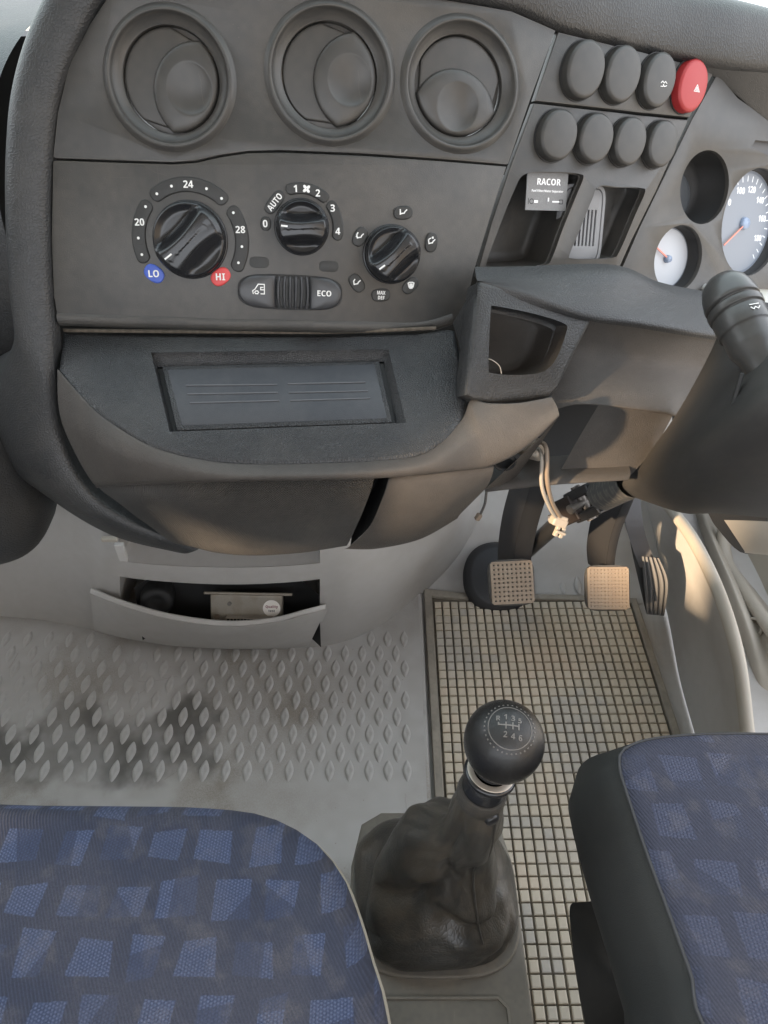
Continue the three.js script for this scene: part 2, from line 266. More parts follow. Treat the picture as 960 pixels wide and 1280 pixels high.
{
  const t = thing('lower_door_trim', 'beige lower trim of the driver door with raised pocket lip and round hole', 'door trim');
  const a = [[0.58, -0.0062, -1.0112], [0.565, 0.023, -0.8805], [0.56, 0.0283, -0.7779], [0.56, 0.008, -0.6759], [0.56, -0.0545, -0.5833], [0.56, -0.1242, -0.4637]];
  const b = [[0.6, 0.0139, -0.9899], [0.585, 0.0151, -0.888], [0.585, 0.0192, -0.7856], [0.585, 0.0149, -0.6709], [0.585, -0.0225, -0.5647], [0.585, -0.0768, -0.4433]];
  const c = [[0.61, 0.0319, -0.9709], [0.6, 0.0023, -0.9001], [0.6, 0.0161, -0.7882], [0.6, 0.0346, -0.6568], [0.6, -0.0004, -0.5519], [0.6, -0.0468, -0.4303]];
  const e = a.map((p) => [p[0] + 0.03, p[1] - 0.15, p[2]]);
  part('panel', patch([e, a, b, c, c.map((p) => [p[0] + 0.03, p[1] - 0.02, p[2]])], 60, 40), M.beige, t);
  const lip = [[0.6, 0.0797, -0.9243], [0.595, 0.029, -0.923], [0.592, 0.0049, -0.8786], [0.59, 0.018, -0.7986], [0.59, 0.0435, -0.6793], [0.59, 0.06, -0.5847]];
  part('pocket_lip', tube(lip, 0.011, 60, 10), M.beige, t);
  part('pocket_back', patch([[[0.63, -0.005, -1.0658], [0.66, 0.0954, -0.9537], [0.7, 0.1999, -0.8371]], [[0.62, -0.0586, -0.9377], [0.65, 0.0247, -0.8602], [0.69, 0.1509, -0.7429]], [[0.61, -0.0663, -0.7954], [0.64, 0.001, -0.7427], [0.68, 0.1097, -0.6576]], [[0.6, -0.0857, -0.6222], [0.63, -0.0349, -0.5917], [0.67, 0.0546, -0.5379]]], 24, 24), M.beige, t);
  const hole = lathe([[0.016, 0], [0.0155, 0.003], [0.0125, 0.0035], [0.011, 0.001], [0.0105, -0.014], [0.0001, -0.014]], 32);
  part('screw_recess', aim(hole, [0.578, 0.0188, -0.7225], [-0.85, 0.45, 0.3]), M.beige, t);
}
{ // what closes the cab round the view: roof, rear wall, passenger door, and unseen slabs added to block light
  struct('cab_roof', boxUV(at(new THREE.BoxGeometry(1.95, 0.05, 1.5), -0.25, 1.68, 0.2)), M.lining);
  struct('rear_wall', boxUV(at(new THREE.BoxGeometry(1.95, 0.72, 0.05), -0.25, 0.34, 0.95)), M.lining);
  // slabs above the passenger door are added, their gaps shaped to steer the sun
  const slab = (name, x, z0, z1, y0, y1) => struct(name, boxUV(at(new THREE.BoxGeometry(0.06, y1 - y0, z1 - z0), x, (y0 + y1) / 2, (z0 + z1) / 2)), M.grey);
  slab('passenger_door', -1.2, -0.92, 0.92, -0.004, 0.76); slab('light_blocker_post', -1.2, -0.36, 0.12, 0.763, 1.65); slab('light_blocker_frame', -1.2, 0.123, 0.26, 0.92, 1.65);
  slab('light_blocker_panel', -1.2, 0.34, 0.92, 0.763, 0.95); slab('light_blocker_frame', -1.2, 0.263, 0.37, 1.20, 1.65); slab('light_blocker_rear', -1.2, 0.373, 0.92, 0.953, 1.65);
  slab('light_blocker_rear', 0.86, -0.12, 0.92, -0.004, 1.65);  // unseen slab added to cut light from the right
  slab('light_blocker_frame', -1.2, -0.92, -0.363, 0.623, 0.95);  // unseen slab added to keep the left flank of the dash dark
}
{ // windscreen and the white bonnet seen through its lower corner
  const w = thing('windscreen', 'windscreen glass above the dashboard top, seen at the top right corner', 'windscreen');
  const g = new THREE.BoxGeometry(1.9, 1.1, 0.005); g.rotateX(0.72); g.translate(-0.25, 1.26, -0.78);
  part('pane', g, new THREE.MeshPhysicalMaterial({ color: 0xf4faf8, transmission: 1, thickness: 0, roughness: 0.0, ior: 1.45 }), w);
  const bn = thing('van_bonnet', 'white van bonnet beyond the windscreen at the top right corner', 'bonnet');
  part('panel', patch([[[-1.2, 0.72, -1.2], [-0.3, 0.74, -1.2], [0.9, 0.72, -1.2]], [[-1.2, 0.76, -1.7], [-0.3, 0.79, -1.75], [0.9, 0.76, -1.7]], [[-1.1, 0.6, -2.1], [-0.3, 0.64, -2.2], [0.8, 0.6, -2.1]]], 20, 20), std({ color: 0xe8eaea, roughness: 0.25 }), bn);
}
// ---------------------------------------------------------------- dashboard
const dash = thing('dashboard', 'dark grey van dashboard with vents, heater knobs, switches and gauges', 'dashboard');
const ventAt = [[-0.1683, 0.1918], [-0.0428, 0.1976], [0.0649, 0.195]], VR = 0.0475;
{ // the panels of the centre stack, butted with fine gaps
  const seamL = [[-0.2656, 0.1353], [-0.214, 0.1336], [-0.172, 0.1324], [-0.1525, 0.1336], [-0.133, 0.1378], [-0.1104, 0.141], [-0.0848, 0.1419], [-0.0199, 0.1408], [0.0479, 0.1385], [0.1088, 0.1363]];
  const vp = [...seamL, ...[[0.1103, 0.1377], [0.1286, 0.1916], [0.1474, 0.2428], [0.1063, 0.2524], [0.0515, 0.2549], [0, 0.2563], [-0.0494, 0.2554], [-0.1097, 0.253], [-0.1698, 0.2521], [-0.2063, 0.251], [-0.2261, 0.2291], [-0.246, 0.2011], [-0.2595, 0.1688], [-0.2681, 0.1365]]];
  part('vent_panel', bend(tess(ext(vp, ventAt.map((c) => circle(c[0], c[1], VR + 0.0032, 56)), 0.006, 0.0012), 0.012)), M.fascia, dash);
  const gap = (pts, d) => pts.map((p) => [p[0], p[1] - d]);
  const cp = [...gap(seamL, 0.0014).reverse(), ...[[-0.2686, 0.133], [-0.2787, 0.0732], [-0.2834, 0.0281], [-0.2826, 0.0054], [-0.1947, 0.0027], [-0.0912, 0.0001], [0, -0.003], [0.0477, -0.0029], [0.0679, 0.0044], [0.0785, 0.029], [0.0816, 0.045], [0.0947, 0.0907], [0.1082, 0.1337]]];
  part('climate_panel', bend(tess(ext(cp, [], 0.006, 0.0012), 0.012)), M.fascia, dash);
  const sp = [[0.1498, 0.2419], [0.1997, 0.2386], [0.2629, 0.2357], [0.3292, 0.2326], [0.3035, 0.1893], [0.2417, 0.1875], [0.1803, 0.1875], [0.1319, 0.1881]];
  part('switch_panel', bend(tess(ext(sp, [], 0.006, 0.0012), 0.012)), M.fascia, dash);
  const cubL = smooth([[0.1253, 0.1305], [0.1527, 0.1336], [0.1791, 0.1334], [0.1871, 0.1297], [0.1811, 0.113], [0.1694, 0.0834], [0.1606, 0.0585], [0.1528, 0.0507], [0.1228, 0.0481], [0.0976, 0.0484], [0.0919, 0.0533], [0.1013, 0.0807], [0.1147, 0.1144]], 70);
  const cubR = smooth([[0.2026, 0.1234], [0.227, 0.1237], [0.2507, 0.1241], [0.2592, 0.1201], [0.2496, 0.0971], [0.2348, 0.0627], [0.2269, 0.0567], [0.2029, 0.0554], [0.1797, 0.0563], [0.1758, 0.0606], [0.1842, 0.0815], [0.1953, 0.1099]], 70);
  const bp = [[0.1313, 0.1862], [0.1805, 0.1855], [0.242, 0.1855], [0.3028, 0.1871], [0.2927, 0.1662], [0.2713, 0.1199], [0.2478, 0.0747], [0.2327, 0.0407], [0.1866, 0.0393], [0.1356, 0.038], [0.0904, 0.0372], [0.0847, 0.0429], [0.0971, 0.0887], [0.1113, 0.1325]];
  part('cubby_panel', bend(tess(ext(bp, [cubL, cubR], 0.006, 0.0014), 0.012)), M.fascia, dash);
  // boxes behind the two openings
  const liner = (o, depth, shrink, lx, ly) => { const c = o.reduce((a, p) => [a[0] + p[0] / o.length, a[1] + p[1] / o.length], [0, 0]); const n = o.length;
    return bend(grid((u, t) => { const p = o[Math.round(u * n) % n], k = t < 0.6 ? t / 0.6 : 1, s = t <= 0.6 ? lerp(1, shrink, k) : lerp(shrink, 0, (t - 0.6) / 0.4); return [lerp(c[0], p[0], s) + lx * k, lerp(c[1], p[1], s) + ly * k, -0.005 - depth * k]; }, n, 10, true)); };
  part('cubby', liner(cubL, 0.05, 0.94, 0.008, 0.004), M.fascia, dash);
  part('cubby', liner(cubR, 0.024, 0.96, 0.003, 0.003), M.fascia, dash);
  // loudspeaker grille in the right opening
  const gc = [0.2005, 0.086], gw = 0.021, gh = 0.033, slots = [];
  for (let i = 0; i < 8; i++) { const x = (i - 3.5) * 0.0042; slots.push([[x - 0.0009, -0.019], [x + 0.0009, -0.019], [x + 0.0009, 0.014], [x - 0.0009, 0.014]]); }
  const gr = part('speaker_grille', bend(at(ext(oval(0, 0, gw, gh, 0, 40, 7), slots, 0.004, 0.0006), gc[0] - 0.001, gc[1] + 0.002, -0.014)), std({ color: new THREE.Color().setRGB(0.22, 0.22, 0.225), roughness: 0.6 }), dash);
  part('grille_rim', bend(at(ext(oval(0, 0, gw + 0.004, gh + 0.004, 0, 40, 6), [oval(0, 0, gw + 0.0005, gh + 0.0005, 0, 40, 7)], 0.006, 0.001), gc[0] - 0.001, gc[1] + 0.002, -0.0135)), gr.material, gr);
}
{ // instrument panel with its gauge wells
  const o = [[0.3339, 0.2318], [0.3679, 0.2149], [0.4273, 0.1995], [0.5148, 0.1885], [0.7243, 0.1933], [1.0311, -0.1093], [0.609, -0.0318], [0.4694, -0.0097], [0.3732, 0.0082], [0.2977, 0.0207], [0.2357, 0.0399], [0.256, 0.0868], [0.2856, 0.1462], [0.307, 0.1875]];
  const g1 = [0.3385, 0.127], g2 = [0.3132, 0.0561], g3 = [0.430, 0.0945];
  const slotH = [[0.4002, 0.1712], [0.4065, 0.1797], [0.4532, 0.1823], [0.5161, 0.1851], [0.5222, 0.1698], [0.4345, 0.1647]], odo = [[0.3898, 0.0259], [0.5283, 0.0164], [0.5893, 0.0112], [0.6116, -0.0254], [0.4873, -0.009], [0.3935, 0.0098]];
  part('instrument_panel', bend(tess(ext(o, [circle(g1[0], g1[1], 0.0355), circle(g2[0], g2[1], 0.0335), circle(g3[0], g3[1], 0.058), slotH, odo], 0.006, 0.001), 0.012)), M.fascia, dash);
  const face = (num, ticks, a0, a1, needle, R, pale) => { // printed dial; its pale face colour stands in for the lens reflection
    const c = document.createElement('canvas'); c.width = c.height = 512; const x = c.getContext('2d');
    x.fillStyle = '#888d95'; x.fillRect(0, 0, 512, 512); x.translate(256, 256);
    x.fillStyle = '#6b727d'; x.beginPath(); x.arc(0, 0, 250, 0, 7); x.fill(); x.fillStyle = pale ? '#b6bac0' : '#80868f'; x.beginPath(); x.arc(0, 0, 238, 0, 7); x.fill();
    x.strokeStyle = x.fillStyle = '#f2f5f8'; x.lineWidth = 5;
    for (let i = 0; i <= ticks; i++) { const a = lerp(a0, a1, i / ticks) * Math.PI / 180; x.beginPath(); x.moveTo(200 * Math.cos(a), 200 * Math.sin(a)); x.lineTo(228 * Math.cos(a), 228 * Math.sin(a)); x.stroke(); }
    x.font = 'bold 42px sans-serif'; x.textAlign = 'center'; x.textBaseline = 'middle';
    num.forEach(([s, a]) => x.fillText(s, 166 * Math.cos(a * Math.PI / 180), 166 * Math.sin(a * Math.PI / 180)));
    const t = new THREE.CanvasTexture(c); t.colorSpace = THREE.SRGBColorSpace; t.wrapS = t.wrapT = THREE.ClampToEdgeWrapping; return t;
  };
  const dial = (c, R, depth, map, needle, off) => {
    const well = part('gauge_well', bend(at(lathe([[R, -0.004], [R - 0.001, -depth], [R - 0.006, -depth - 0.001]], 56), c[0], c[1])), M.dark, dash);
    const g = new THREE.CircleGeometry(R, 56); g.translate(c[0], c[1], -depth); bend(g);
    part('dial', g, std({ map, roughness: 0.5 }), well);
    if (needle != null) part('needle', bend(at(boxUV(new THREE.BoxGeometry(R * 0.75, 0.0016, 0.001)).translate(R * 0.36, 0, 0).rotateZ(needle), c[0], c[1], -depth + 0.003)), std({ color: 0xd98a7a, roughness: 0.5 }), well);
    part('hub', bend(at(lathe([[0, 0.005], [R * 0.1, 0.0045], [R * 0.12, 0.002], [R * 0.12, 0]], 24), c[0], c[1], -depth)), std({ color: 0x8898b0, roughness: 0.4 }), well);
  };
  dial(g3, 0.0575, 0.014, face([['0', -145], ['100', -112], ['120', -80], ['140', -45], ['160', -10], ['180', 25]], 18, -150, 50), 3.75);
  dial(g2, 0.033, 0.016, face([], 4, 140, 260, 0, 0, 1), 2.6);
  const w = part('gauge_well', bend(at(lathe([[0.0352, -0.004], [0.034, -0.034], [0.02, -0.036], [0.0001, -0.036]], 56), g1[0], g1[1])), M.dark, dash);
  part('dial', bend(at(lathe([[0.0001, 0.003], [0.02, 0.0025], [0.026, 0.001], [0.027, 0]], 40), g1[0] - 0.006, g1[1] - 0.008, -0.034)), std({ color: new THREE.Color().setRGB(0.06, 0.065, 0.07), roughness: 0.22 }), w);
  const back = (pts, depth, mat, name) => part(name, bend(at(ext(pts, [], 0.002, 0), 0, 0, -depth)), mat, dash);
  back(slotH, 0.009, std({ color: new THREE.Color().setRGB(0.09, 0.09, 0.092), roughness: 0.5 }), 'warning_lamp_bar');
  back(odo, 0.008, std({ color: 0xc4cccb, roughness: 0.4 }), 'odometer_window');
  const r = part('reset_button', bend(at(lathe([[0, 0.016], [0.0042, 0.0155], [0.0055, 0.013], [0.0055, 0]], 20), ...[0.358, 0.0244])), std({ color: 0xb8b8b6, roughness: 0.5 }), dash);
}
{ // padded rim: along the top and down the left flank, then sweeping in below the drawer
  const path = [[1.1343, 0.3284], [0.6715, 0.2557], [0.5134, 0.2423], [0.413, 0.2386], [0.3318, 0.2364], [0.2625, 0.2383], [0.1995, 0.2404], [0.1496, 0.2443], [0.1062, 0.2535], [0.0514, 0.256], [0, 0.2574], [-0.0493, 0.2565], [-0.1096, 0.2546], [-0.1697, 0.2531], [-0.2001, 0.2521], [-0.2157, 0.2438], [-0.2327, 0.2211], [-0.2487, 0.1956], [-0.2609, 0.1677], [-0.2697, 0.1341], [-0.2764, 0.0981], [-0.2813, 0.0606], [-0.285, 0.0215], [-0.2867, -0.0089]];
  const prof = [[-0.002, -0.006], [0, 0.001], [0.004, 0.0055], [0.016, 0.0085], [0.03, 0.006], [0.039, -0.006], [0.044, -0.03], [0.05, -0.1]];
  const rows = path.map((p, i) => {
    const a = path[Math.max(0, i - 1)], b = path[Math.min(path.length - 1, i + 1)], l = Math.hypot(b[0] - a[0], b[1] - a[1]), n = [(b[1] - a[1]) / l, -(b[0] - a[0]) / l];
    const k = 1 + 0.45 * sstep(0.05, 0.2, p[0]) * (1 - sstep(0.36, 0.5, p[0])), ext2 = sstep(0.27, 0.40, p[0]);
    return prof.map(([o, h]) => fpt(p[0] + n[0] * o * k, p[1] + n[1] * o * k, h + ext2 * 0.03));
  });
  const low = [
    [[-0.2945, 0.5711, -0.585], [-0.2906, 0.5834, -0.566], [-0.292, 0.5864, -0.56], [-0.3003, 0.5874, -0.556], [-0.3188, 0.5823, -0.56], [-0.3427, 0.571, -0.572], [-0.3683, 0.5555, -0.59], [-0.4404, 0.5114, -0.65]],
    [[-0.2971, 0.5125, -0.575], [-0.2957, 0.5261, -0.551], [-0.297, 0.5304, -0.543], [-0.3069, 0.5298, -0.539], [-0.3245, 0.5237, -0.542], [-0.3497, 0.5079, -0.556], [-0.3756, 0.4888, -0.575], [-0.4478, 0.4317, -0.635]],
    [[-0.2779, 0.4663, -0.56], [-0.2773, 0.4793, -0.531], [-0.2795, 0.4824, -0.523], [-0.2886, 0.479, -0.52], [-0.3028, 0.4733, -0.524], [-0.3227, 0.4627, -0.538], [-0.345, 0.452, -0.557], [-0.3932, 0.4165, -0.615]],
    [[-0.2377, 0.4346, -0.545], [-0.2371, 0.4493, -0.516], [-0.2391, 0.4508, -0.51], [-0.2458, 0.4463, -0.508], [-0.2563, 0.437, -0.513], [-0.271, 0.4207, -0.527], [-0.2869, 0.404, -0.546], [-0.3217, 0.3654, -0.605]],
    [[-0.1812, 0.4003, -0.545], [-0.1822, 0.4178, -0.512], [-0.1834, 0.4196, -0.507], [-0.1895, 0.4162, -0.507], [-0.1982, 0.4086, -0.512], [-0.2095, 0.3961, -0.525], [-0.2236, 0.3787, -0.545], [-0.2538, 0.3345, -0.605]],
  ];
  const all = [...rows, ...low];
  part('padded_rim', patch(all, 30, 260), M.rim, dash);
  const tp = [[0.2991, 0.2359], [0.3318, 0.2364], [0.413, 0.2386], [0.5134, 0.2423], [0.6715, 0.2557]].map((p) => fpt(p[0], p[1] + 0.002, 0.001 + 0.03 * sstep(0.27, 0.40, p[0]))), bt = [[0.3198, 0.2292], [0.346, 0.225], [0.4273, 0.1995], [0.5148, 0.1885], [0.7243, 0.1933]].map((p) => fpt(p[0], p[1], -0.002));
  part('hood_underside', patch([tp, bt], 30, 8), M.rim, dash);
}
{ // air vents
  ventAt.forEach((c, i) => {
    const rot = [-0.40, -0.21, -1.73][i];
    const T = (g) => bend(at(g, c[0], c[1]));
    const b = part('air_vent', T(lathe([[VR + 0.0052, -0.0006], [VR + 0.0044, 0.0002], [VR + 0.0030, 0.0014], [VR + 0.0014, 0.0028], [VR + 0.0002, 0.0034], [VR - 0.0008, 0.0034], [VR - 0.0016, 0.0027], [VR - 0.0022, 0.0012], [VR * 0.93, -0.0010], [VR * 0.87, -0.0032], [VR * 0.825, -0.0048], [VR * 0.812, -0.0049], [VR * 0.805, -0.0053], [VR * 0.802, -0.0064], [VR * 0.80, -0.02]], 72)), M.vent, dash);
    const r = VR * 0.792;
    part('barrel', T(at(dome(circle(0, 0, r, 48), (s) => -0.0105 + 0.002 * (1 - s * s), 6), 0, 0)), M.vent, b);
    // shutter plate cut by two chords, and the lens-shaped flap with its finger dimple
    const cs = Math.cos(rot), sn = Math.sin(rot), turn = (p) => [p[0] * cs - p[1] * sn, p[0] * sn + p[1] * cs];
    const plate = []; for (let k = 0; k < 72; k++) { const a = k / 72 * 2 * Math.PI; let x = r * 0.995 * Math.cos(a), y = r * 0.995 * Math.sin(a); const lim = r * (0.93 - 0.10 * (x / r + 0.3)); plate.push(turn([x, Math.max(-lim, Math.min(lim, y))])); }
    part('shutter', T(dome(plate, (s) => -0.0070 + 0.0012 * (1 - s * s) - 0.0008 * sstep(0.96, 1, s), 40, 0.004)), M.vent, b);
    const lens = [], rr = r * 0.985, h = r * 0.925, x0 = Math.sqrt(rr * rr - h * h), ca = 0.68 * r; // arc bulging to the left
    const R2 = (h * h + ca * ca) / (2 * ca), cx = x0 - ca + R2;
    const aM = Math.atan2(h, x0), aB = Math.atan2(h, x0 - cx);
    for (let k = 0; k <= 30; k++) { const a = lerp(-aM, aM, k / 30); lens.push(turn([rr * Math.cos(a), rr * Math.sin(a)])); }
    for (let k = 1; k < 30; k++) { const a = lerp(aB, 2 * Math.PI - aB, k / 30); lens.push(turn([cx + R2 * Math.cos(a), R2 * Math.sin(a)])); }
    const dc = turn([r * 0.42, 0]);
    part('flap', T(dome(lens, (s, x, y) => { const e = Math.sqrt(Math.max(0, 1 - s ** 4)); const q = Math.hypot((x - dc[0]) / (r * 0.47), (y - dc[1]) / (r * 0.5)), X = (x - dc[0]) / (r * 0.47), Y = (y - dc[1]) / (r * 0.5); const dip = Math.max(0, 1 - q * q) ** 0.8 * (0.8 + 0.35 * (X - Y)); return -0.0048 + 0.0042 * e - 0.0052 * dip; }, 40, 0.005)), M.vent, b);
  });
}
{ // three rotary heater controls
  const knob = (c, R, ang, mark) => {
    const T = (g) => bend(at(g, c[0], c[1]));
    const k = part('control_knob', T(lathe([[R + 0.001, -0.001], [R + 0.001, 0.0006], [R, 0.001], [R - 0.0006, 0.001], [R - 0.0008, 0.0075], [R - 0.0016, 0.0092], [R * 0.9, 0.0095]], 64)), M.knob, dash);
    const ca = Math.cos(ang), sa = Math.sin(ang), h = (X, Y) => { // ridge along +a, scooped on both sides
      const a = (X * ca + Y * sa) / R, b = (-X * sa + Y * ca) / R, rim = Math.hypot(a, b), c0 = 0.10 * Math.sin(a * 1.6) - 0.09, wd = 0.21 + 0.16 * a * a;
      const e = Math.abs(b - c0) - wd, ridge = 1 - sstep(-0.05, 0.42, e), up = b > c0 ? 1 : 0.75;
      const scoop = (b > c0 ? 0.0042 : 0.002) * sstep(0.0, 0.25, e) * sstep(1.0, 0.72, rim);
      return 0.0085 + ridge * 0.0085 * sstep(1.08, 0.80, rim) * (1 - 0.25 * rim * rim) * up ** 0.3 - scoop + 0.0008 * (1 - rim);
    };
    part('grip', T(dome(circle(0, 0, R * 0.965, 72), (s, x, y) => h(x, y), 34, 0.002)), M.knob, k);
    const m0 = -0.66 * R, mx = m0 * ca + 0.06 * R * sa, my = m0 * sa - 0.06 * R * ca, mg = boxUV(new THREE.BoxGeometry(0.0068 * R / 0.029, 0.0013, 0.0006)); mg.rotateZ(ang); mg.translate(mx, my, h(mx, my) + 0.0008);
    part('pointer_mark', T(mg), M.print, k);
  };
  const pad = (pts, mat = M.pad) => part('scale_pad', bend(ext(pts, [], 0.003, 0.0011, 0.0014, 3)), mat, dash);
  const ink = (pd, list) => part('printing', bend(merge(list)), M.print, pd);
  const D = Math.PI / 180, pol = (c, r, a) => [c[0] + r * Math.cos(a * D), c[1] + r * Math.sin(a * D)], W = 0.0016;
  const dot = (c, r, a) => at(new THREE.CylinderGeometry(0.0011, 0.0011, 0.0003, 14).rotateX(Math.PI / 2), ...pol(c, r, a), W);
  { // temperature
    const c = [-0.1622, 0.0732], R = 0.0302, r = 1.42 * R; knob(c, R, 0.62);
    const A = pad(arcPad(...c, r - 0.0058, r + 0.0058, 136, 205)); ink(A, [text('20', 0.0055, ...pol(c, r, 161), W), dot(c, r, 143), dot(c, r, 178), dot(c, r, 195.6)]);
    const B = pad(arcPad(...c, r - 0.0058, r + 0.0058, 42, 132)); ink(B, [text('24', 0.0055, ...pol(c, r, 87), W), dot(c, r, 124), dot(c, r, 105.5), dot(c, r, 67), dot(c, r, 48.5)]);
    const C = pad(arcPad(...c, r - 0.0058, r + 0.0058, -35, 37)); ink(C, [text('28', 0.0055, ...pol(c, r, 11), W), dot(c, r, 29.7), dot(c, r, -7), dot(c, r, -25)]);
    const lo = [-0.1951, 0.0464], hi = [-0.1391, 0.0438];
    ink(pad(oval(...lo, 0.0088, 0.0068, -0.6, 32, 2.4), M.blue), [text('LO', 0.0056, ...lo, W)]);
    ink(pad(oval(...hi, 0.0088, 0.0066, 0.6, 32, 2.4), M.red), [text('HI', 0.0056, ...hi, W)]);
  }
  { // fan speed
    const c = [-0.0695, 0.0835], R = 0.0218, r = 1.38 * R; knob(c, R, -0.12);
    const z = pol(c, 1.36 * R, 175); ink(pad(oval(...z, 0.0045, 0.0056, -0.1, 28, 2.4)), [text('0', 0.0056, z[0] - 0.0004, z[1], W)]);
    const u = pol(c, 1.32 * R, 138); ink(pad(oval(...u, 0.0105, 0.005, 0.87, 36, 3)), [text('AUTO', 0.0049, ...u, W, 0.87, 0.00025, 0.86)]);
    const B = pad(arcPad(...c, r - 0.0043, r + 0.0047, 43, 113)); const f = pol(c, r, 80.5), fan = [];
    for (let k = 0; k < 4; k++) fan.push(at(ext(oval(0.0018, 0.0007, 0.0017, 0.0012, 0.4, 14), [], 0.0003, 0, 0.0003).rotateZ(k * Math.PI / 2 + 0.3), ...f, W));
    ink(B, [text('1', 0.0055, ...pol(c, r, 98), W), text('2', 0.0055, ...pol(c, r, 62), W), ...fan]);
    const C = pad(arcPad(...c, r - 0.0043, r + 0.0047, -20, 41)); ink(C, [text('3', 0.0055, ...pol(c, r, 30), W), text('4', 0.0055, ...pol(c, r, -6), W)]);
  }
  { // air direction, six picture pads round it
    const c = [0.0063, 0.0617], R = 0.0238; knob(c, R, 0.62);
    const seatL = [[-3, 2], [-2.6, -1], [-1.2, -0.6], [0.4, -0.4], [1.2, 1], [2.6, 2.2]], lo = [[-2, 3.2], [-3, 1.6]], hd = [[0.2, 4], [0.8, 4.4], [1.2, 3.6], [0.4, 3.4], [0.2, 4]];
    const list = [[[0.0165, 0.0956], 0.09, [seatL, [[-3, 2.4], [-3, -1.4]]]], [[-0.0206, 0.076], 1.05, [seatL, lo, [[-3.4, 0], [-2.4, 3]]]], [[0.0416, 0.0716], 1.45, [seatL, hd, [[-2.6, 2.6], [-1.2, 3.4]]]], [[-0.0238, 0.0379], -0.95, [seatL, lo]], [[-0.0028, 0.0276], 0.06, null], [[0.0235, 0.0354], 0.75, [[[-2.6, 2.2], [-1.2, 2.8], [1.2, 2.8], [2.6, 2.2], [1.8, -1.2], [-1.8, -1.2], [-2.6, 2.2]], [[-1, -2.2], [-1, 1.4]], [[0, -2.4], [0, 1.6]], [[1, -2.2], [1, 1.4]]]]];
    for (const [q, a, lines] of list) ink(pad(oval(...q, 0.0083, 0.0056, a, 30, 2.6)), lines ? [strokes(lines, 0.0009, ...q, W, 0.001)] : [text('MAX', 0.0031, q[0], q[1] + 0.0021, W, -0.06, 0.0002, 0.8), text('DEF', 0.0031, q[0], q[1] - 0.0021, W, -0.06, 0.0002, 0.8)]);
  }
  for (const q of [[-0.1061, 0.0554], [-0.0476, 0.052]]) part('switch_blank', bend(ext(oval(...q, 0.0083, 0.0047, -0.04, 30, 3.2), [], 0.004, 0.0009, 0.0006)), M.pad, dash);
  { // recirculation / eco slider
    const L = [-0.1244, 0.0313], R = [-0.0378, 0.03], m = [(L[0] + R[0]) / 2, (L[1] + R[1]) / 2], hl = (R[0] - L[0]) / 2, hh = 0.0135, X0 = [-0.0925, 0.0311][0] - m[0], X1 = [-0.0653, 0.0309][0] - m[0];
    const cap = (x0, x1, s) => { const o = []; for (let i = 0; i <= 24; i++) { const a = lerp(Math.PI / 2, 3 * Math.PI / 2, i / 24); o.push([s < 0 ? x0 + 0.016 + 0.016 * Math.cos(a) : x1 - 0.016 - 0.016 * Math.cos(a), hh * Math.sin(a) * (s < 0 ? 1 : 1)]); } o.push(s < 0 ? [x1, -hh] : [x0, -hh], s < 0 ? [x1, hh] : [x0, hh]); return s < 0 ? o : o.reverse(); };
    const T = (g) => bend(at(g.rotateZ(-0.045), m[0], m[1]));
    const body = part('slide_switch', T(ext(oval(0, 0, hl + 0.0012, hh + 0.0012, 0, 60, 3.4), [], 0.003, 0.0006, 0.0008)), M.dark, dash);
    const capMat = std({ color: new THREE.Color().setRGB(0.042, 0.043, 0.046), roughness: 0.4 });
    const dm = (pts, y0) => dome(pts, (s, x, y) => 0.0012 + 0.0042 * Math.sqrt(Math.max(0, 1 - (y / (hh * 1.05)) ** 2)) - 0.001 * s ** 6, 10, 0.003);
    const cl = part('slide_cap', T(dm(cap(-hl, X0 - 0.0006, -1))), capMat, body), crr = part('slide_cap', T(dm(cap(X1 + 0.0006, hl, 1))), capMat, body);
    for (let i = 0; i < 6; i++) { const x = lerp(X0, X1, (i + 0.5) / 6); part('rib', T(grid((u, t) => { const y = lerp(-hh * 0.98, hh * 0.98, t), bow = 0.0022 * (1 - (y / hh) ** 2) * (i - 2.5) / 3, a = u * Math.PI; return [x + bow * 0.6 - 0.0014 * Math.cos(a), y, 0.001 + (0.0052 + 0.0004 * Math.sin(a)) * Math.sqrt(Math.max(0, 1 - (y / (hh * 1.08)) ** 2)) * (0.25 + 0.75 * Math.sin(a))]; }, 10, 14)), capMat, body); }
    const van = strokes([[[-4, -2], [-4.4, -0.4], [-3, 0.6], [-1, 3.6], [2.6, 3.6], [2.6, -2], [0.6, -2]], [[-2.6, -2], [-3.2, -1.2], [-2.4, -0.4], [-1.4, -0.4], [-0.8, -1.2], [-1.4, -2], [-2.6, -2]], [[2.4, 0.4], [0.4, 0.4], [0.4, 1.8], [1.8, 1.8]]], 0.0008, (-hl + X0) / 2 + 0.002, 0.001, 0.0054, 0.0014);
    part('printing', T(merge([van])), M.print, body); part('printing', T(text('ECO', 0.0047, (X1 + hl) / 2 - 0.001, 0.0005, 0.0055)), M.print, body);
  }
  // rounded lower lip of the climate panel
  const lip = [[-0.2829, 0.0081], [-0.229, 0.0061], [-0.1599, 0.004], [-0.0911, 0.0022], [-0.0214, -0.0004], [0.0365, -0.0018], [0.0633, 0.0045]].map((p) => fpt(p[0], p[1] + 0.002, -0.006));
  part('panel_lip', tube(lip, 0.0072, 50, 12), M.fascia, dash);
}
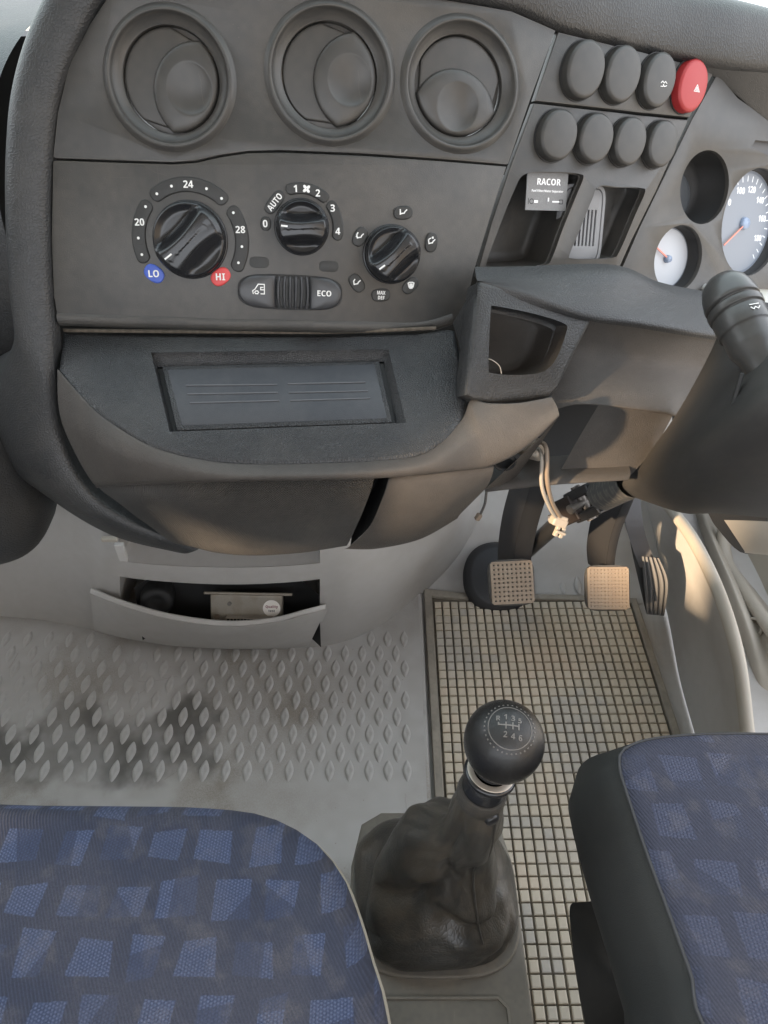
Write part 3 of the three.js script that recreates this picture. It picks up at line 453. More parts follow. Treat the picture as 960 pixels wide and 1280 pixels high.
{ // eight switches
  const B = [[[0.1735, 0.2146], 0], [[0.212, 0.2148], 0], [[0.2528, 0.2147], 1], [[0.2935, 0.2147], 2], [[0.1519, 0.1616], 0], [[0.1898, 0.1614], 0], [[0.2268, 0.1612], 0], [[0.2648, 0.1619], 0]];
  const redM = std({ color: new THREE.Color().setRGB(0.34, 0.025, 0.027), roughness: 0.5 });
  B.forEach(([c, kind], i) => {
    const a = (i < 4 ? 0.0182 : 0.0176) - (i % 4) * 0.0003, b = i < 4 ? 0.0235 : 0.021, o = oval(0, 0, a, b, -0.28, 48, 2.1), T = (g) => bend(at(g, c[0], c[1]));
    const s = part('switch_button', T(dome(o, (s) => 0.0095 - 0.002 * sstep(0.86, 1, s) ** 2 + 0.0018 * (1 - s * s), 22, 0.009)), kind === 2 ? redM : M.button, dash, kind === 2 ? 'red hazard switch' : undefined);
    part('socket', T(ext(oval(0, 0, a + 0.0014, b + 0.0014, -0.28, 48, 2.1), [oval(0, 0, a + 0.0002, b + 0.0002, -0.28, 48, 2.1)], 0.003, 0.0005, 0.0012)), M.dark, s);
    if (kind === 1) part('printing', T(merge([strokes([[[-3, 1], [-1.5, 2.4], [0, 1], [1.5, 2.4], [3, 1]], [[-3, -1.6], [-0.6, -1.6], [-0.6, 0], [0.8, -1.6], [3, -0.6]]], 0.0006, 0.002, -0.004, 0.0112, 0.0011)])), M.print, s);
    if (kind === 2) part('printing', T(merge([strokes([[[0, 3], [-2.8, -1.8], [2.8, -1.8], [0, 3]], [[0, 1.2], [-1.2, -0.9], [1.2, -0.9], [0, 1.2]]], 0.0006, 0.002, -0.003, 0.0112, 0.0012)])), M.print, s);
  });
}
// ---- the shelf with its lidded tray
const SP = { o: [0, 0.56, -0.47], u: [1, 0, 0], v: [0, 0.3464, -0.9381], n: [0, 0.9381, 0.3464] };
{
  const out = [...[[-0.2893, 0.1365], [-0.2156, 0.1347], [-0.1293, 0.1338], [-0.0431, 0.1338], [0.0288, 0.1356], [0.0577, 0.1411]], ...[[0.0642, 0.1393], [0.0684, 0.1053], [0.0709, 0.0711], [0.0703, 0.0587], [0.0653, 0.04], [0.0533, 0.0235], [0.0363, 0.0103], [0.0164, 0.0042], [-0.0066, 0.0019], [-0.0524, -0.0003], [-0.0981, -0.0011], [-0.1211, -0.0003], [-0.1442, 0.0019], [-0.1678, 0.0073], [-0.1919, 0.0149], [-0.2137, 0.0274], [-0.2362, 0.0424], [-0.2606, 0.0653], [-0.278, 0.0846], [-0.285, 0.0923]]];
  const well = [[-0.2109, 0.1167], [0.0071, 0.1212], [0.0228, 0.0361], [-0.1822, 0.0266]];
  part('shelf', onPlane(ext(out, [well], 0.022, 0.004, 0, 5), SP), M.shelf, dash);
  const T = (g) => onPlane(g, SP);
  const inner = [[-0.2022, 0.1044], [0, 0.1105], [0.0114, 0.0392], [-0.1781, 0.0313]];
  // sloping well walls
  part('tray_well', T(grid((u, t) => { const k = u * 4, i = Math.min(3, Math.floor(k)), f = k - i, a = well[i], b = well[(i + 1) % 4], c = inner[i], e = inner[(i + 1) % 4]; return [lerp(lerp(a[0], b[0], f), lerp(c[0], e[0], f), t), lerp(lerp(a[1], b[1], f), lerp(c[1], e[1], f), t), lerp(-0.001, -0.009, t)]; }, 80, 6)), M.shelf, dash);
  const lidO = [[-0.1969, 0.1018], [-0.0042, 0.1079], [0.0074, 0.0424], [-0.1751, 0.0345]], lidI = [[-0.1907, 0.0974], [-0.0084, 0.1035], [0.0027, 0.0465], [-0.171, 0.0392]];
  const c4 = (q) => [(q[0][0] + q[2][0]) / 2, (q[0][1] + q[2][1]) / 2];
  const tray = part('tray_lid', T(at(ext(lidO, [], 0.012, 0.002, -0.004, 4), 0, 0, 0)), M.shelf, dash);
  part('lid_inset', T(ext(lidI, [], 0.003, 0.0008, -0.0036, 2)), std({ map: dustTex([0.026, 0.028, 0.034], [0.33, 0.31, 0.29], 0.06, 33, 0.2), roughness: 0.45, bumpMap: T_fine, bumpScale: 0.0001 }), tray);
  const ribM = std({ color: new THREE.Color().setRGB(0.09, 0.093, 0.1), roughness: 0.5 });
  part('dust', tube([[-0.2879, 0.6073, -0.5981], [-0.2158, 0.607, -0.5972], [-0.1294, 0.6067, -0.5964], [-0.0431, 0.6067, -0.5964], [0.0469, 0.6082, -0.6006]].map((p) => [p[0], p[1] + 0.001, p[2] - 0.001]), 0.0018, 40, 6), std({ map: dustTex([0.075, 0.062, 0.048], DUST, 0.3, 35, 0.05), roughness: 0.95 }), tray);
  const lines = [[[-0.1725, 0.0803], [-0.0929, 0.0812]], [[-0.1701, 0.0711], [-0.0917, 0.0728]], [[-0.1669, 0.062], [-0.0898, 0.0644]], [[-0.0839, 0.082], [-0.016, 0.0837]], [[-0.0827, 0.0728], [-0.0138, 0.0744]], [[-0.0809, 0.0644], [-0.0117, 0.0669]]];
  for (const [a, b] of lines) { const L = Math.hypot(b[0] - a[0], b[1] - a[1]), g = box(L, 0.0011, 0.0014, 0.0004); g.rotateZ(Math.atan2(b[1] - a[1], b[0] - a[0])); part('rib', T(at(g, (a[0] + b[0]) / 2, (a[1] + b[1]) / 2, -0.0033)), ribM, tray); }
  const gap = T(at(ext(inner, [], 0.004, 0), 0, 0, -0.011)); part('tray_floor', gap, M.dark, dash);
}
{ // apron below the shelf edge, running right into the storage pocket body
  const crest = [[-0.2849, 0.5917, -0.5557], [-0.2606, 0.5826, -0.5312], [-0.2362, 0.5747, -0.5098], [-0.1919, 0.5652, -0.484], [-0.1442, 0.5607, -0.4718], [-0.0981, 0.5596, -0.469], [-0.0066, 0.5607, -0.4718], [0.0363, 0.5636, -0.4797], [0.0653, 0.5739, -0.5076], [0.0706, 0.5826, -0.5312]];
  const col = [
    [crest[0], [-0.2844, 0.554, -0.532], [-0.2664, 0.4974, -0.515]],
    [crest[1], [-0.2596, 0.5561, -0.512], [-0.2501, 0.508, -0.503]],
    [crest[2], [-0.2318, 0.5571, -0.492], [-0.2273, 0.5203, -0.49]],
    [crest[3], [-0.1886, 0.5546, -0.474], [-0.1865, 0.5344, -0.476]],
    [crest[4], [-0.1417, 0.557, -0.461], [-0.1417, 0.5475, -0.464]],
    [crest[5], [-0.097, 0.5578, -0.458], [-0.0981, 0.551, -0.461]],
    [crest[6], [-0.0058, 0.5595, -0.46], [-0.0039, 0.551, -0.463]],
    [crest[7], [0.0391, 0.5613, -0.468], [0.043, 0.5502, -0.47]],
    [crest[8], [0.0718, 0.5672, -0.49], [0.0799, 0.5436, -0.483]],
    [[0.0741, 0.5862, -0.519], [0.084, 0.5718, -0.497], [0.095, 0.5455, -0.487]],
    [[0.0887, 0.5855, -0.5165], [0.1018, 0.573, -0.502], [0.1141, 0.552, -0.494]],
    [[0.1143, 0.586, -0.517], [0.1241, 0.5754, -0.51], [0.1331, 0.5631, -0.504]],
    [[0.1431, 0.5848, -0.528], [0.147, 0.58, -0.522], [0.1492, 0.5736, -0.517]],
  ];
  const rows = [0, 1, 2].map((r) => col.map((c) => c[r]));
  const back = rows[2].map((p) => [p[0], p[1] - 0.004, p[2] - 0.03]);
  const start = rows[0].map((p, i) => [p[0], p[1] - 0.003, p[2] - 0.004]);
  part('apron', patch([start, rows[0], rows[1], rows[2], back], 120, 30), M.apron, dash);
}
{ // textured drawer front below, its side gap and the end cap
  const T_weave = tex(256, (x, y) => { const a = (x + y) * 16 % 1, b = (x - y + 2) * 16 % 1; return Math.abs(a - 0.5) + Math.abs(b - 0.5); }, 0.036);
  const weave = std({ map: dustTex([0.036, 0.034, 0.0315], DUST, 0.12, 44, 0.2), roughness: 0.5, bumpMap: T_weave, bumpScale: 0.0018 });
  const top = [[-0.2663, 0.492, -0.52], [-0.2245, 0.5195, -0.492], [-0.1719, 0.5379, -0.474], [-0.1196, 0.5449, -0.468], [-0.0662, 0.5467, -0.467], [-0.008, 0.5458, -0.47]];
  const m1 = [[-0.2473, 0.4761, -0.512], [-0.2123, 0.505, -0.486], [-0.1668, 0.5224, -0.468], [-0.1191, 0.5297, -0.46], [-0.0668, 0.5315, -0.46], [-0.0127, 0.5306, -0.463]];
  const m2 = [[-0.2261, 0.4569, -0.506], [-0.2015, 0.4734, -0.488], [-0.1649, 0.4801, -0.474], [-0.1217, 0.484, -0.466], [-0.0706, 0.486, -0.466], [-0.0225, 0.4939, -0.47]];
  const bot = [[-0.1984, 0.4296, -0.505], [-0.1804, 0.4345, -0.496], [-0.1563, 0.4341, -0.489], [-0.1216, 0.4339, -0.486], [-0.0757, 0.4383, -0.486], [-0.0361, 0.446, -0.487]];
  const bk = bot.map((p) => [p[0], p[1] + 0.01, p[2] - 0.04]), tb = top.map((p) => [p[0], p[1], p[2] - 0.02]);
  const dr = part('drawer_front', patch([tb, top, m1, m2, bot, bk], 70, 50), weave, dash);
  part('drawer_edge', tube(top, 0.0022, 50, 8), M.apron, dr);
  const rim = [[-0.0073, 0.5441, -0.472], [-0.0122, 0.5279, -0.466], [-0.022, 0.49, -0.473], [-0.0355, 0.4428, -0.489]];
  part('drawer_side', patch([rim, rim.map((p) => [p[0] + 0.002, p[1], p[2] - 0.05])], 20, 4), M.dark, dr);
  const ct = [[0.0034, 0.5371, -0.475], [0.0268, 0.5424, -0.474], [0.0608, 0.5426, -0.48], [0.0943, 0.5378, -0.492]];
  const c1 = [[-0.0028, 0.515, -0.472], [0.0239, 0.5187, -0.468], [0.0586, 0.5179, -0.475], [0.0914, 0.5176, -0.492]];
  const c2 = [[-0.0129, 0.4811, -0.477], [0.0142, 0.484, -0.472], [0.0487, 0.4862, -0.48], [0.0803, 0.4892, -0.5]];
  const c3 = [[-0.0316, 0.446, -0.487], [-0.0037, 0.4491, -0.485], [0.0358, 0.4568, -0.49], [0.0716, 0.4665, -0.508]];
  const c4 = [[-0.0388, 0.4281, -0.5], [-0.0078, 0.4229, -0.505], [0.0355, 0.4261, -0.515], [0.0727, 0.4401, -0.53]];
  const cb = ct.map((p) => [p[0], p[1] - 0.002, p[2] - 0.02]);
  const cap = part('end_cap', patch([cb, ct, c1, c2, c3, c4], 40, 40), M.apron, dash);
  const ce = [ct[0], c1[0], c2[0], c3[0]]; part('cap_side', patch([ce, ce.map((p) => [p[0] + 0.004, p[1], p[2] - 0.06])], 20, 4), M.dark, cap);
  part('drawer_box', at(box(0.24, 0.10, 0.14, 0.01), -0.06, 0.50, -0.60), M.dark, dash);
}
// ---- storage pocket facing up at the driver
const PP = { o: [0.0736, 0.5918, -0.518], u: [0.9433, -0.2574, -0.2098], v: [0.0632, 0.7594, -0.6475], n: [0.326, 0.5975, 0.7326] };
{
  const T = (g) => onPlane(g, PP);
  const o = [[0, 0.0958], [0.03, 0.0947], [0.069, 0.092], [0.1016, 0.0882], [0.111, 0.0838], [0.1094, 0.0746], [0.0982, 0.0524], [0.0888, 0.0305], [0.082, 0.0159], [0.0747, 0.0076], [0.053, 0.0022], [0.0226, -0.0019], [0.0016, -0.0012], [-0.006, 0.0014], [-0.0053, 0.0306], [-0.0034, 0.0638], [-0.002, 0.0929]];
  const hole = smooth([[0.0101, 0.0807], [0.0311, 0.0809], [0.0583, 0.0791], [0.0808, 0.0758], [0.0892, 0.0714], [0.0885, 0.0616], [0.0828, 0.0437], [0.0743, 0.0304], [0.0607, 0.0228], [0.0362, 0.0189], [0.0149, 0.0188], [0.0101, 0.023], [0.0086, 0.0521], [0.0083, 0.0752]], 70);
  part('storage_pocket', T(ext(o, [hole], 0.02, 0.0035, 0, 5)), M.rim, dash);
  const n = hole.length, c = hole.reduce((a, p) => [a[0] + p[0] / n, a[1] + p[1] / n], [0, 0]);
  part('pocket_liner', T(grid((u, t) => { const p = hole[Math.round(u * n) % n], k = Math.min(1, t / 0.65), s = t <= 0.65 ? lerp(1, 0.9, k) : lerp(0.9, 0, (t - 0.65) / 0.35); return [lerp(c[0], p[0], s), lerp(c[1], p[1], s) + 0.008 * k, -0.003 - 0.05 * k]; }, n, 12, true)), M.apron, dash);
  part('lint', tube([[0.0856, 0.6128, -0.545], [0.0903, 0.6143, -0.54], [0.0964, 0.6108, -0.537], [0.0985, 0.6055, -0.533]], 0.0004, 16, 5), M.connector, dash.children[dash.children.length - 1]);
  // dark flank between the shelf and the pocket
  const f0 = [[0.0775, 0.6659, -0.58], [0.0747, 0.6397, -0.561], [0.0711, 0.6137, -0.541], [0.0685, 0.5914, -0.522]], f1 = [[0.0607, 0.6195, -0.592], [0.066, 0.6071, -0.575], [0.0694, 0.5942, -0.553], [0.0707, 0.581, -0.53]];
  part('pocket_flank', patch([f0, f1], 20, 6), M.rim, dash);
}
{ // ledge under the gauges, knee panel, fuse cover, lower rail
  const e0 = [[0.0772, 0.6644, -0.583], [0.1164, 0.6568, -0.6], [0.2111, 0.642, -0.635], [0.2653, 0.6154, -0.655], [0.3258, 0.5924, -0.68], [0.4725, 0.5416, -0.735], [0.5868, 0.4924, -0.78]];
  const e1 = [[0.0799, 0.6635, -0.582], [0.1218, 0.6519, -0.585], [0.1777, 0.6318, -0.592], [0.2305, 0.6159, -0.607], [0.3128, 0.5878, -0.635], [0.4474, 0.5464, -0.68], [0.5532, 0.5024, -0.72]];
  const e2 = e1.map((p) => [p[0], p[1] - 0.008, p[2] + 0.003]);
  part('ledge', patch([e0.map((p) => [p[0], p[1] + 0.002, p[2] - 0.02]), e0, e1, e2], 60, 24), M.rim, dash);
  const k0 = [[0.1464, 0.6398, -0.6], [0.1813, 0.6272, -0.595], [0.2322, 0.6118, -0.61], [0.3145, 0.5841, -0.637], [0.3854, 0.5601, -0.66]];
  const k1 = [[0.1548, 0.5855, -0.6], [0.1843, 0.5855, -0.6], [0.2419, 0.5708, -0.61], [0.3155, 0.5475, -0.63], [0.3868, 0.5222, -0.65]];
  const k2 = [[0.1542, 0.5576, -0.57], [0.1825, 0.5637, -0.57], [0.2359, 0.5562, -0.572], [0.2882, 0.5409, -0.585], [0.3617, 0.5059, -0.61]];
  const k3 = [[0.1527, 0.5477, -0.56], [0.1784, 0.5557, -0.56], [0.2316, 0.5481, -0.562], [0.2744, 0.5341, -0.57], [0.35, 0.4961, -0.59]];
  const k4 = k3.map((p) => [p[0], p[1] - 0.004, p[2] - 0.05]);
  part('knee_panel', patch([k0, k1, k2, k3, k4], 50, 40), M.apron, dash);
  const f = [[[0.1978, 0.5587, -0.562], [0.2355, 0.5504, -0.565], [0.2712, 0.5378, -0.57]], [[0.1819, 0.5183, -0.555], [0.2213, 0.5119, -0.557], [0.258, 0.5018, -0.56]], [[0.1663, 0.4755, -0.547], [0.2059, 0.4767, -0.548], [0.2382, 0.477, -0.55]]];
  part('fuse_cover', patch(f, 20, 20), M.apron, dash);
  part('recess_back', patch([[[0.1478, 0.4598, -0.72], [0.2217, 0.4598, -0.72], [0.2982, 0.4487, -0.72]], [[0.1352, 0.3601, -0.68], [0.2125, 0.3601, -0.68], [0.2884, 0.3665, -0.68]]], 6, 6), M.dark, dash);
  const r0 = [[0.0988, 0.4688, -0.55], [0.1239, 0.4772, -0.545], [0.1679, 0.4866, -0.54], [0.2362, 0.4874, -0.545]], r1 = [[0.099, 0.4617, -0.545], [0.1241, 0.4703, -0.54], [0.168, 0.4809, -0.535], [0.2317, 0.4816, -0.54]];
  part('lower_rail', patch([r0.map((p) => [p[0], p[1], p[2] - 0.03]), r0, r1, r1.map((p) => [p[0], p[1], p[2] - 0.03])], 30, 16), M.apron, dash);
  const s = [[[0.1566, 0.5532, -0.545], [0.1389, 0.5357, -0.535], [0.1176, 0.5146, -0.53]], [[0.1373, 0.4981, -0.55], [0.1244, 0.478, -0.55], [0.1063, 0.4515, -0.56]]];
  part('side_web', patch([[[0.1568, 0.5515, -0.545], [0.1407, 0.5119, -0.545], [0.1254, 0.4698, -0.55]], [[0.1352, 0.5455, -0.52], [0.1148, 0.5222, -0.515], [0.096, 0.4782, -0.53]]], 14, 10), M.apron, dash);
  part('screw_recess', aim(lathe([[0.011, 0], [0.009, 0.003], [0.008, 0], [0.007, -0.012], [0.0001, -0.012]], 24), [0.1092, 0.52, -0.52], [0, -0.2, 1]), M.dark, dash);
  // cream lower trim to the right of the steering column
  part('lower_trim_and_gap', patch([[[0.3935, 0.351, -0.62], [0.431, 0.3678, -0.6], [0.4901, 0.3774, -0.58]], [[0.4336, 0.3, -0.62], [0.4532, 0.3183, -0.6], [0.5097, 0.3301, -0.58]], [[0.4626, 0.2551, -0.66], [0.4855, 0.2704, -0.64], [0.5466, 0.2831, -0.62]]], 16, 12), M.beige, dash);
  part('lower_trim_and_gap', patch([[[0.3871, 0.3365, -0.66], [0.4258, 0.3365, -0.66], [0.4664, 0.3312, -0.66]], [[0.4082, 0.3054, -0.66], [0.4574, 0.2551, -0.66], [0.4934, 0.2551, -0.66]]], 10, 10), M.dark, dash);  // dark sheet standing in for the shaded gap beside the trim
}
{ // passenger side: dash top falling to a dark face, and the knee bolster at the left edge
  const row = (y, z) => [[-1.1, y, z], [-0.8, y + 0.004, z + 0.01], [-0.55, y, z], [-0.36, y - 0.005, z - 0.01]];
  part('passenger_dash', patch([row(0.80, -1.02), row(0.79, -0.85), row(0.755, -0.745), row(0.69, -0.695), row(0.58, -0.68), row(0.45, -0.70), row(0.40, -0.76)], 30, 60), M.rim, dash);
  const g = new THREE.SphereGeometry(1, 48, 32), p = g.attributes.position;
  for (let i = 0; i < p.count; i++) { const q = [p.getX(i), p.getY(i), p.getZ(i)].map((v) => Math.sign(v) * Math.abs(v) ** 0.72); p.setXYZ(i, q[0] * 0.10, q[1] * 0.112, q[2] * 0.07); }
  g.computeVertexNormals(); const c = [-0.4609, 0.4407, -0.6]; g.translate(...c); part('knee_bolster', boxUV(g), M.rim, dash);
  const gg = dash.children[dash.children.length - 1]; gg.geometry = toCreasedNormals(gg.geometry, 1.2);
}
// ---------------------------------------------------------------- grey tunnel cover with its pull-out bin
const tunnel = thing('tunnel_cover', 'grey moulded tunnel cover under the dashboard centre with slot and open bin', 'tunnel cover');
{
  const C = [
    [[-0.6198, 0.2409, -0.8], [-0.449, 0.3124, -0.735], [-0.3829, 0.288, -0.7], [-0.3384, 0.2755, -0.676], [-0.2017, 0.2815, -0.66], [-0.0803, 0.2872, -0.66], [-0.0302, 0.2956, -0.67], [0.0416, 0.2929, -0.71], [0.0984, 0.2821, -0.77], [0.1477, 0.2344, -0.9]],
    [[-0.6437, 0.1701, -0.79], [-0.4745, 0.2322, -0.735], [-0.402, 0.2235, -0.705], [-0.3573, 0.2063, -0.684], [-0.2136, 0.2096, -0.668], [-0.0849, 0.219, -0.668], [-0.0265, 0.2341, -0.68], [0.0493, 0.237, -0.73], [0.1087, 0.2344, -0.79], [0.1519, 0.186, -0.9]],
    [[-0.674, 0.0835, -0.78], [-0.5106, 0.1258, -0.742], [-0.4329, 0.1209, -0.715], [-0.3812, 0.1189, -0.694], [-0.2288, 0.1167, -0.678], [-0.0911, 0.1268, -0.68], [-0.0227, 0.1424, -0.692], [0.0591, 0.1465, -0.755], [0.1193, 0.1625, -0.815], [0.1581, 0.117, -0.9]],
    [[-0.6934, 0.012, -0.7583], [-0.5467, 0.012, -0.7421], [-0.4654, 0.012, -0.7246], [-0.4111, 0.012, -0.7091], [-0.2458, 0.012, -0.6878], [-0.0985, 0.012, -0.6908], [-0.0126, 0.012, -0.7262], [0.0639, 0, -0.807], [0.1245, 0, -0.8738], [0.1657, 0, -0.9318]],
  ];
  const P = surf(C);
  const inHole = (s, t) => { const x = s * 9; return x > 3.02 && x < 5.0 && ((t > 0.06 && t < 0.30) || (t > 0.45 && t < 0.86)); };
  part('shell', grid(P, 180, 60, false, inHole), M.grey, tunnel);
  // recess boxes behind the two openings
  const recess = (t0, t1, depth, mat, name) => {
    const s0 = 3.0 / 9, s1 = 5.02 / 9, n = 40, ring = []; const N = 20;
    for (let i = 0; i <= N; i++) ring.push(P(lerp(s0, s1, i / N), t0)); for (let i = 1; i <= 6; i++) ring.push(P(s1, lerp(t0, t1, i / 6)));
    for (let i = 1; i <= N; i++) ring.push(P(lerp(s1, s0, i / N), t1)); for (let i = 1; i <= 6; i++) ring.push(P(s0, lerp(t1, t0, i / 6)));
    const c = ring.reduce((a, p) => a.map((v, k) => v + p[k] / ring.length), [0, 0, 0]);
    return part(name, grid((u, t) => { const p = ring[Math.round(u * (ring.length - 1))], k = Math.min(1, t / 0.7), sh = t <= 0.7 ? lerp(1, 0.95, k) : lerp(0.95, 0, (t - 0.7) / 0.3); return [lerp(c[0], p[0], sh), lerp(c[1], p[1], sh), lerp(c[2], p[2], sh) - depth * k]; }, ring.length - 1, 10), mat, tunnel);
  };
  recess(0.055, 0.305, 0.05, M.grey, 'slot');
  const rec = recess(0.445, 0.865, 0.12, M.grey, 'bin_recess');
  part('bin_dark_sheet', grid((u, t) => { const a = [-0.3568, 0.1504, -0.7], b = [-0.0942, 0.133, -0.7], k = u, y = lerp(0.0, -0.085, t); return [lerp(a[0], b[0], k), lerp(a[1], b[1], k) + y - 0.01, lerp(a[2], b[2], k) - 0.03 * Math.sin(Math.min(1, k * 6) * Math.PI / 2) * Math.sin(Math.min(1, (1 - k) * 6) * Math.PI / 2) + 0.03 * t]; }, 40, 10), M.dark, rec);  // dark curved sheet across the inside of the bin recess
  // the bin front bows out towards the seats
  const top = [[-0.4171, 0.1418, -0.688], [-0.3672, 0.1444, -0.664], [-0.2981, 0.137, -0.646], [-0.2211, 0.1287, -0.64], [-0.1553, 0.1294, -0.645], [-0.1113, 0.1345, -0.655], [-0.0822, 0.1308, -0.668]];
  const mid = [[-0.4278, 0.0915, -0.694], [-0.3824, 0.0925, -0.674], [-0.3083, 0.0871, -0.658], [-0.2299, 0.0819, -0.652], [-0.1676, 0.079, -0.657], [-0.1276, 0.0817, -0.665], [-0.097, 0.08, -0.675]];
  const bot = [[-0.4409, 0.04, -0.7], [-0.3957, 0.0406, -0.686], [-0.3197, 0.0355, -0.675], [-0.2397, 0.0343, -0.67], [-0.1803, 0.0316, -0.672], [-0.1428, 0.0274, -0.678], [-0.1143, 0.0253, -0.684]];
  const inn = top.map((p) => [p[0] * 0.995, p[1] - 0.0005, p[2] - 0.009]), deep = inn.map((p) => [p[0], p[1] - 0.05, p[2] - 0.012]), tl = top.map((p) => [p[0], p[1] - 0.003, p[2] + 0.0012]);
  const f = part('bin_front', patch([deep, inn, top, tl, mid, bot, bot.map((p) => [p[0], p[1] - 0.002, p[2] - 0.02])], 60, 60), M.grey, tunnel);
  part('bin_floor', patch([bot.map((p) => [p[0], p[1] + 0.012, p[2] - 0.012]), bot.map((p) => [p[0], p[1] + 0.02, p[2] - 0.10])], 30, 8), M.grey, tunnel);
  part('cable_boss', aim(lathe([[0.024, -0.03], [0.024, 0], [0.018, 0.006], [0.01, 0.004], [0.008, 0], [0.0001, 0.001]], 28), [-0.3269, 0.1201, -0.69], [0.2, 0.3, 1]), M.dark, f);
  // broken bracket at the slot's left end
  const br = part('bracket', at(box(0.012, 0.03, 0.006, 0.001), ...[-0.3346, 0.2604, -0.655]), M.grey, tunnel);
  part('clip', at(box(0.02, 0.006, 0.006, 0.001), ...[-0.3493, 0.2735, -0.665]), M.beige, br);
}
{ // control unit lying in the bin
  const t = thing('control_unit', 'small metal control unit with multi-pin connector and round sticker inside the open bin', 'control unit');
  const al = std({ map: dustTex([0.34, 0.31, 0.26], [0.18, 0.13, 0.08], 0.4, 51, 0.06, 60), metalness: 0.5, roughness: 0.45 });
  const c = [-0.197, 0.11, -0.682], ang = -0.03, R = (g) => { g.rotateX(-0.55); g.rotateZ(ang); g.translate(...c); return g; };
  part('housing', R(box(0.103, 0.05, 0.012, 0.002)), al, t);
  part('flange', R(at(box(0.126, 0.004, 0.004, 0.001), 0.002, 0.026, 0.002)), al, t);
  const cn = part('connector', R(at(box(0.066, 0.016, 0.016, 0.001), 0.005, -0.013, 0.01)), M.connector, t);
  for (let i = 0; i < 13; i++) for (let j = 0; j < 3; j++) part('pin_hole', R(at(new THREE.BoxGeometry(0.0034, 0.0034, 0.001), 0.005 + (i - 6) * 0.0048, -0.013 + (j - 1) * 0.0048, 0.0185)), M.dark, cn);
  const cv = document.createElement('canvas'); cv.width = cv.height = 128; const x = cv.getContext('2d'); x.fillStyle = '#e9e4dd'; x.fillRect(0, 0, 128, 128); x.fillStyle = '#7a3038'; x.font = 'bold 26px sans-serif'; x.textAlign = 'center'; x.fillText('Quality', 64, 60); x.fillStyle = '#333'; x.fillText('test', 64, 92);
  const tx = new THREE.CanvasTexture(cv); tx.colorSpace = THREE.SRGBColorSpace;
  part('sticker', R(at(new THREE.CircleGeometry(0.0125, 32), 0.036, 0.006, 0.0066)), std({ map: tx, roughness: 0.6 }), t);
  part('bolt', R(at(new THREE.CylinderGeometry(0.003, 0.003, 0.003, 10).rotateX(Math.PI / 2), -0.024, 0.012, 0.007)), M.steel, t);
  part('bolt', R(at(new THREE.CylinderGeometry(0.004, 0.004, 0.004, 10).rotateX(Math.PI / 2), -0.042, -0.008, 0.007)), M.wire, t);
}
{ // card in the left cubby
  const c = document.createElement('canvas'); c.width = 512; c.height = 400; const x = c.getContext('2d');
  x.fillStyle = '#747474'; x.fillRect(0, 0, 512, 400);
  for (let i = 0; i < 5000; i++) { const v = 120 + rnd() * 60 | 0; x.fillStyle = `rgba(${v},${v},${v},.4)`; x.fillRect(rnd() * 512, rnd() * 400, 3, 3); }
  x.fillStyle = '#f4f4f4'; x.textAlign = 'center'; x.font = 'bold 92px sans-serif'; x.fillText('RACOR', 270, 140); x.font = 'bold 32px sans-serif'; x.fillText('Fuel Filter/Water Separator', 262, 212, 400);
  x.strokeStyle = '#2b2b2b'; x.lineWidth = 9; x.beginPath(); x.arc(70, 310, 24, 0, 7); x.stroke(); x.beginPath(); x.moveTo(30, 280); x.lineTo(30, 340); x.stroke(); x.beginPath(); x.rect(420, 288, 44, 40); x.stroke();
  x.fillStyle = '#ececec'; x.fillRect(100, 298, 50, 26); x.fillRect(330, 300, 90, 16); x.fillStyle = '#555'; x.fillRect(250, 270, 6, 70); x.fillStyle = '#f0f0f0'; x.fillRect(272, 268, 16, 40);
  const tx = new THREE.CanvasTexture(c); tx.colorSpace = THREE.SRGBColorSpace; tx.wrapS = tx.wrapT = THREE.ClampToEdgeWrapping;
  const t = thing('filter_card', 'small grey printed card with white lettering standing in the left dashboard cubby', 'card');
  const q = [0.1549, 0.1169], w = 0.042, h = 0.0335, mk = (z) => { const g = new THREE.PlaneGeometry(w, h); g.translate(q[0], q[1], z); return bend(g); };
  part('sheet', bend(at(box(w, h, 0.001, 0.0003), q[0], q[1], -0.0092)), std({ color: 0x909090, roughness: 0.7 }), t);
  part('print', mk(-0.0085), std({ map: tx, roughness: 0.6 }), t);
}
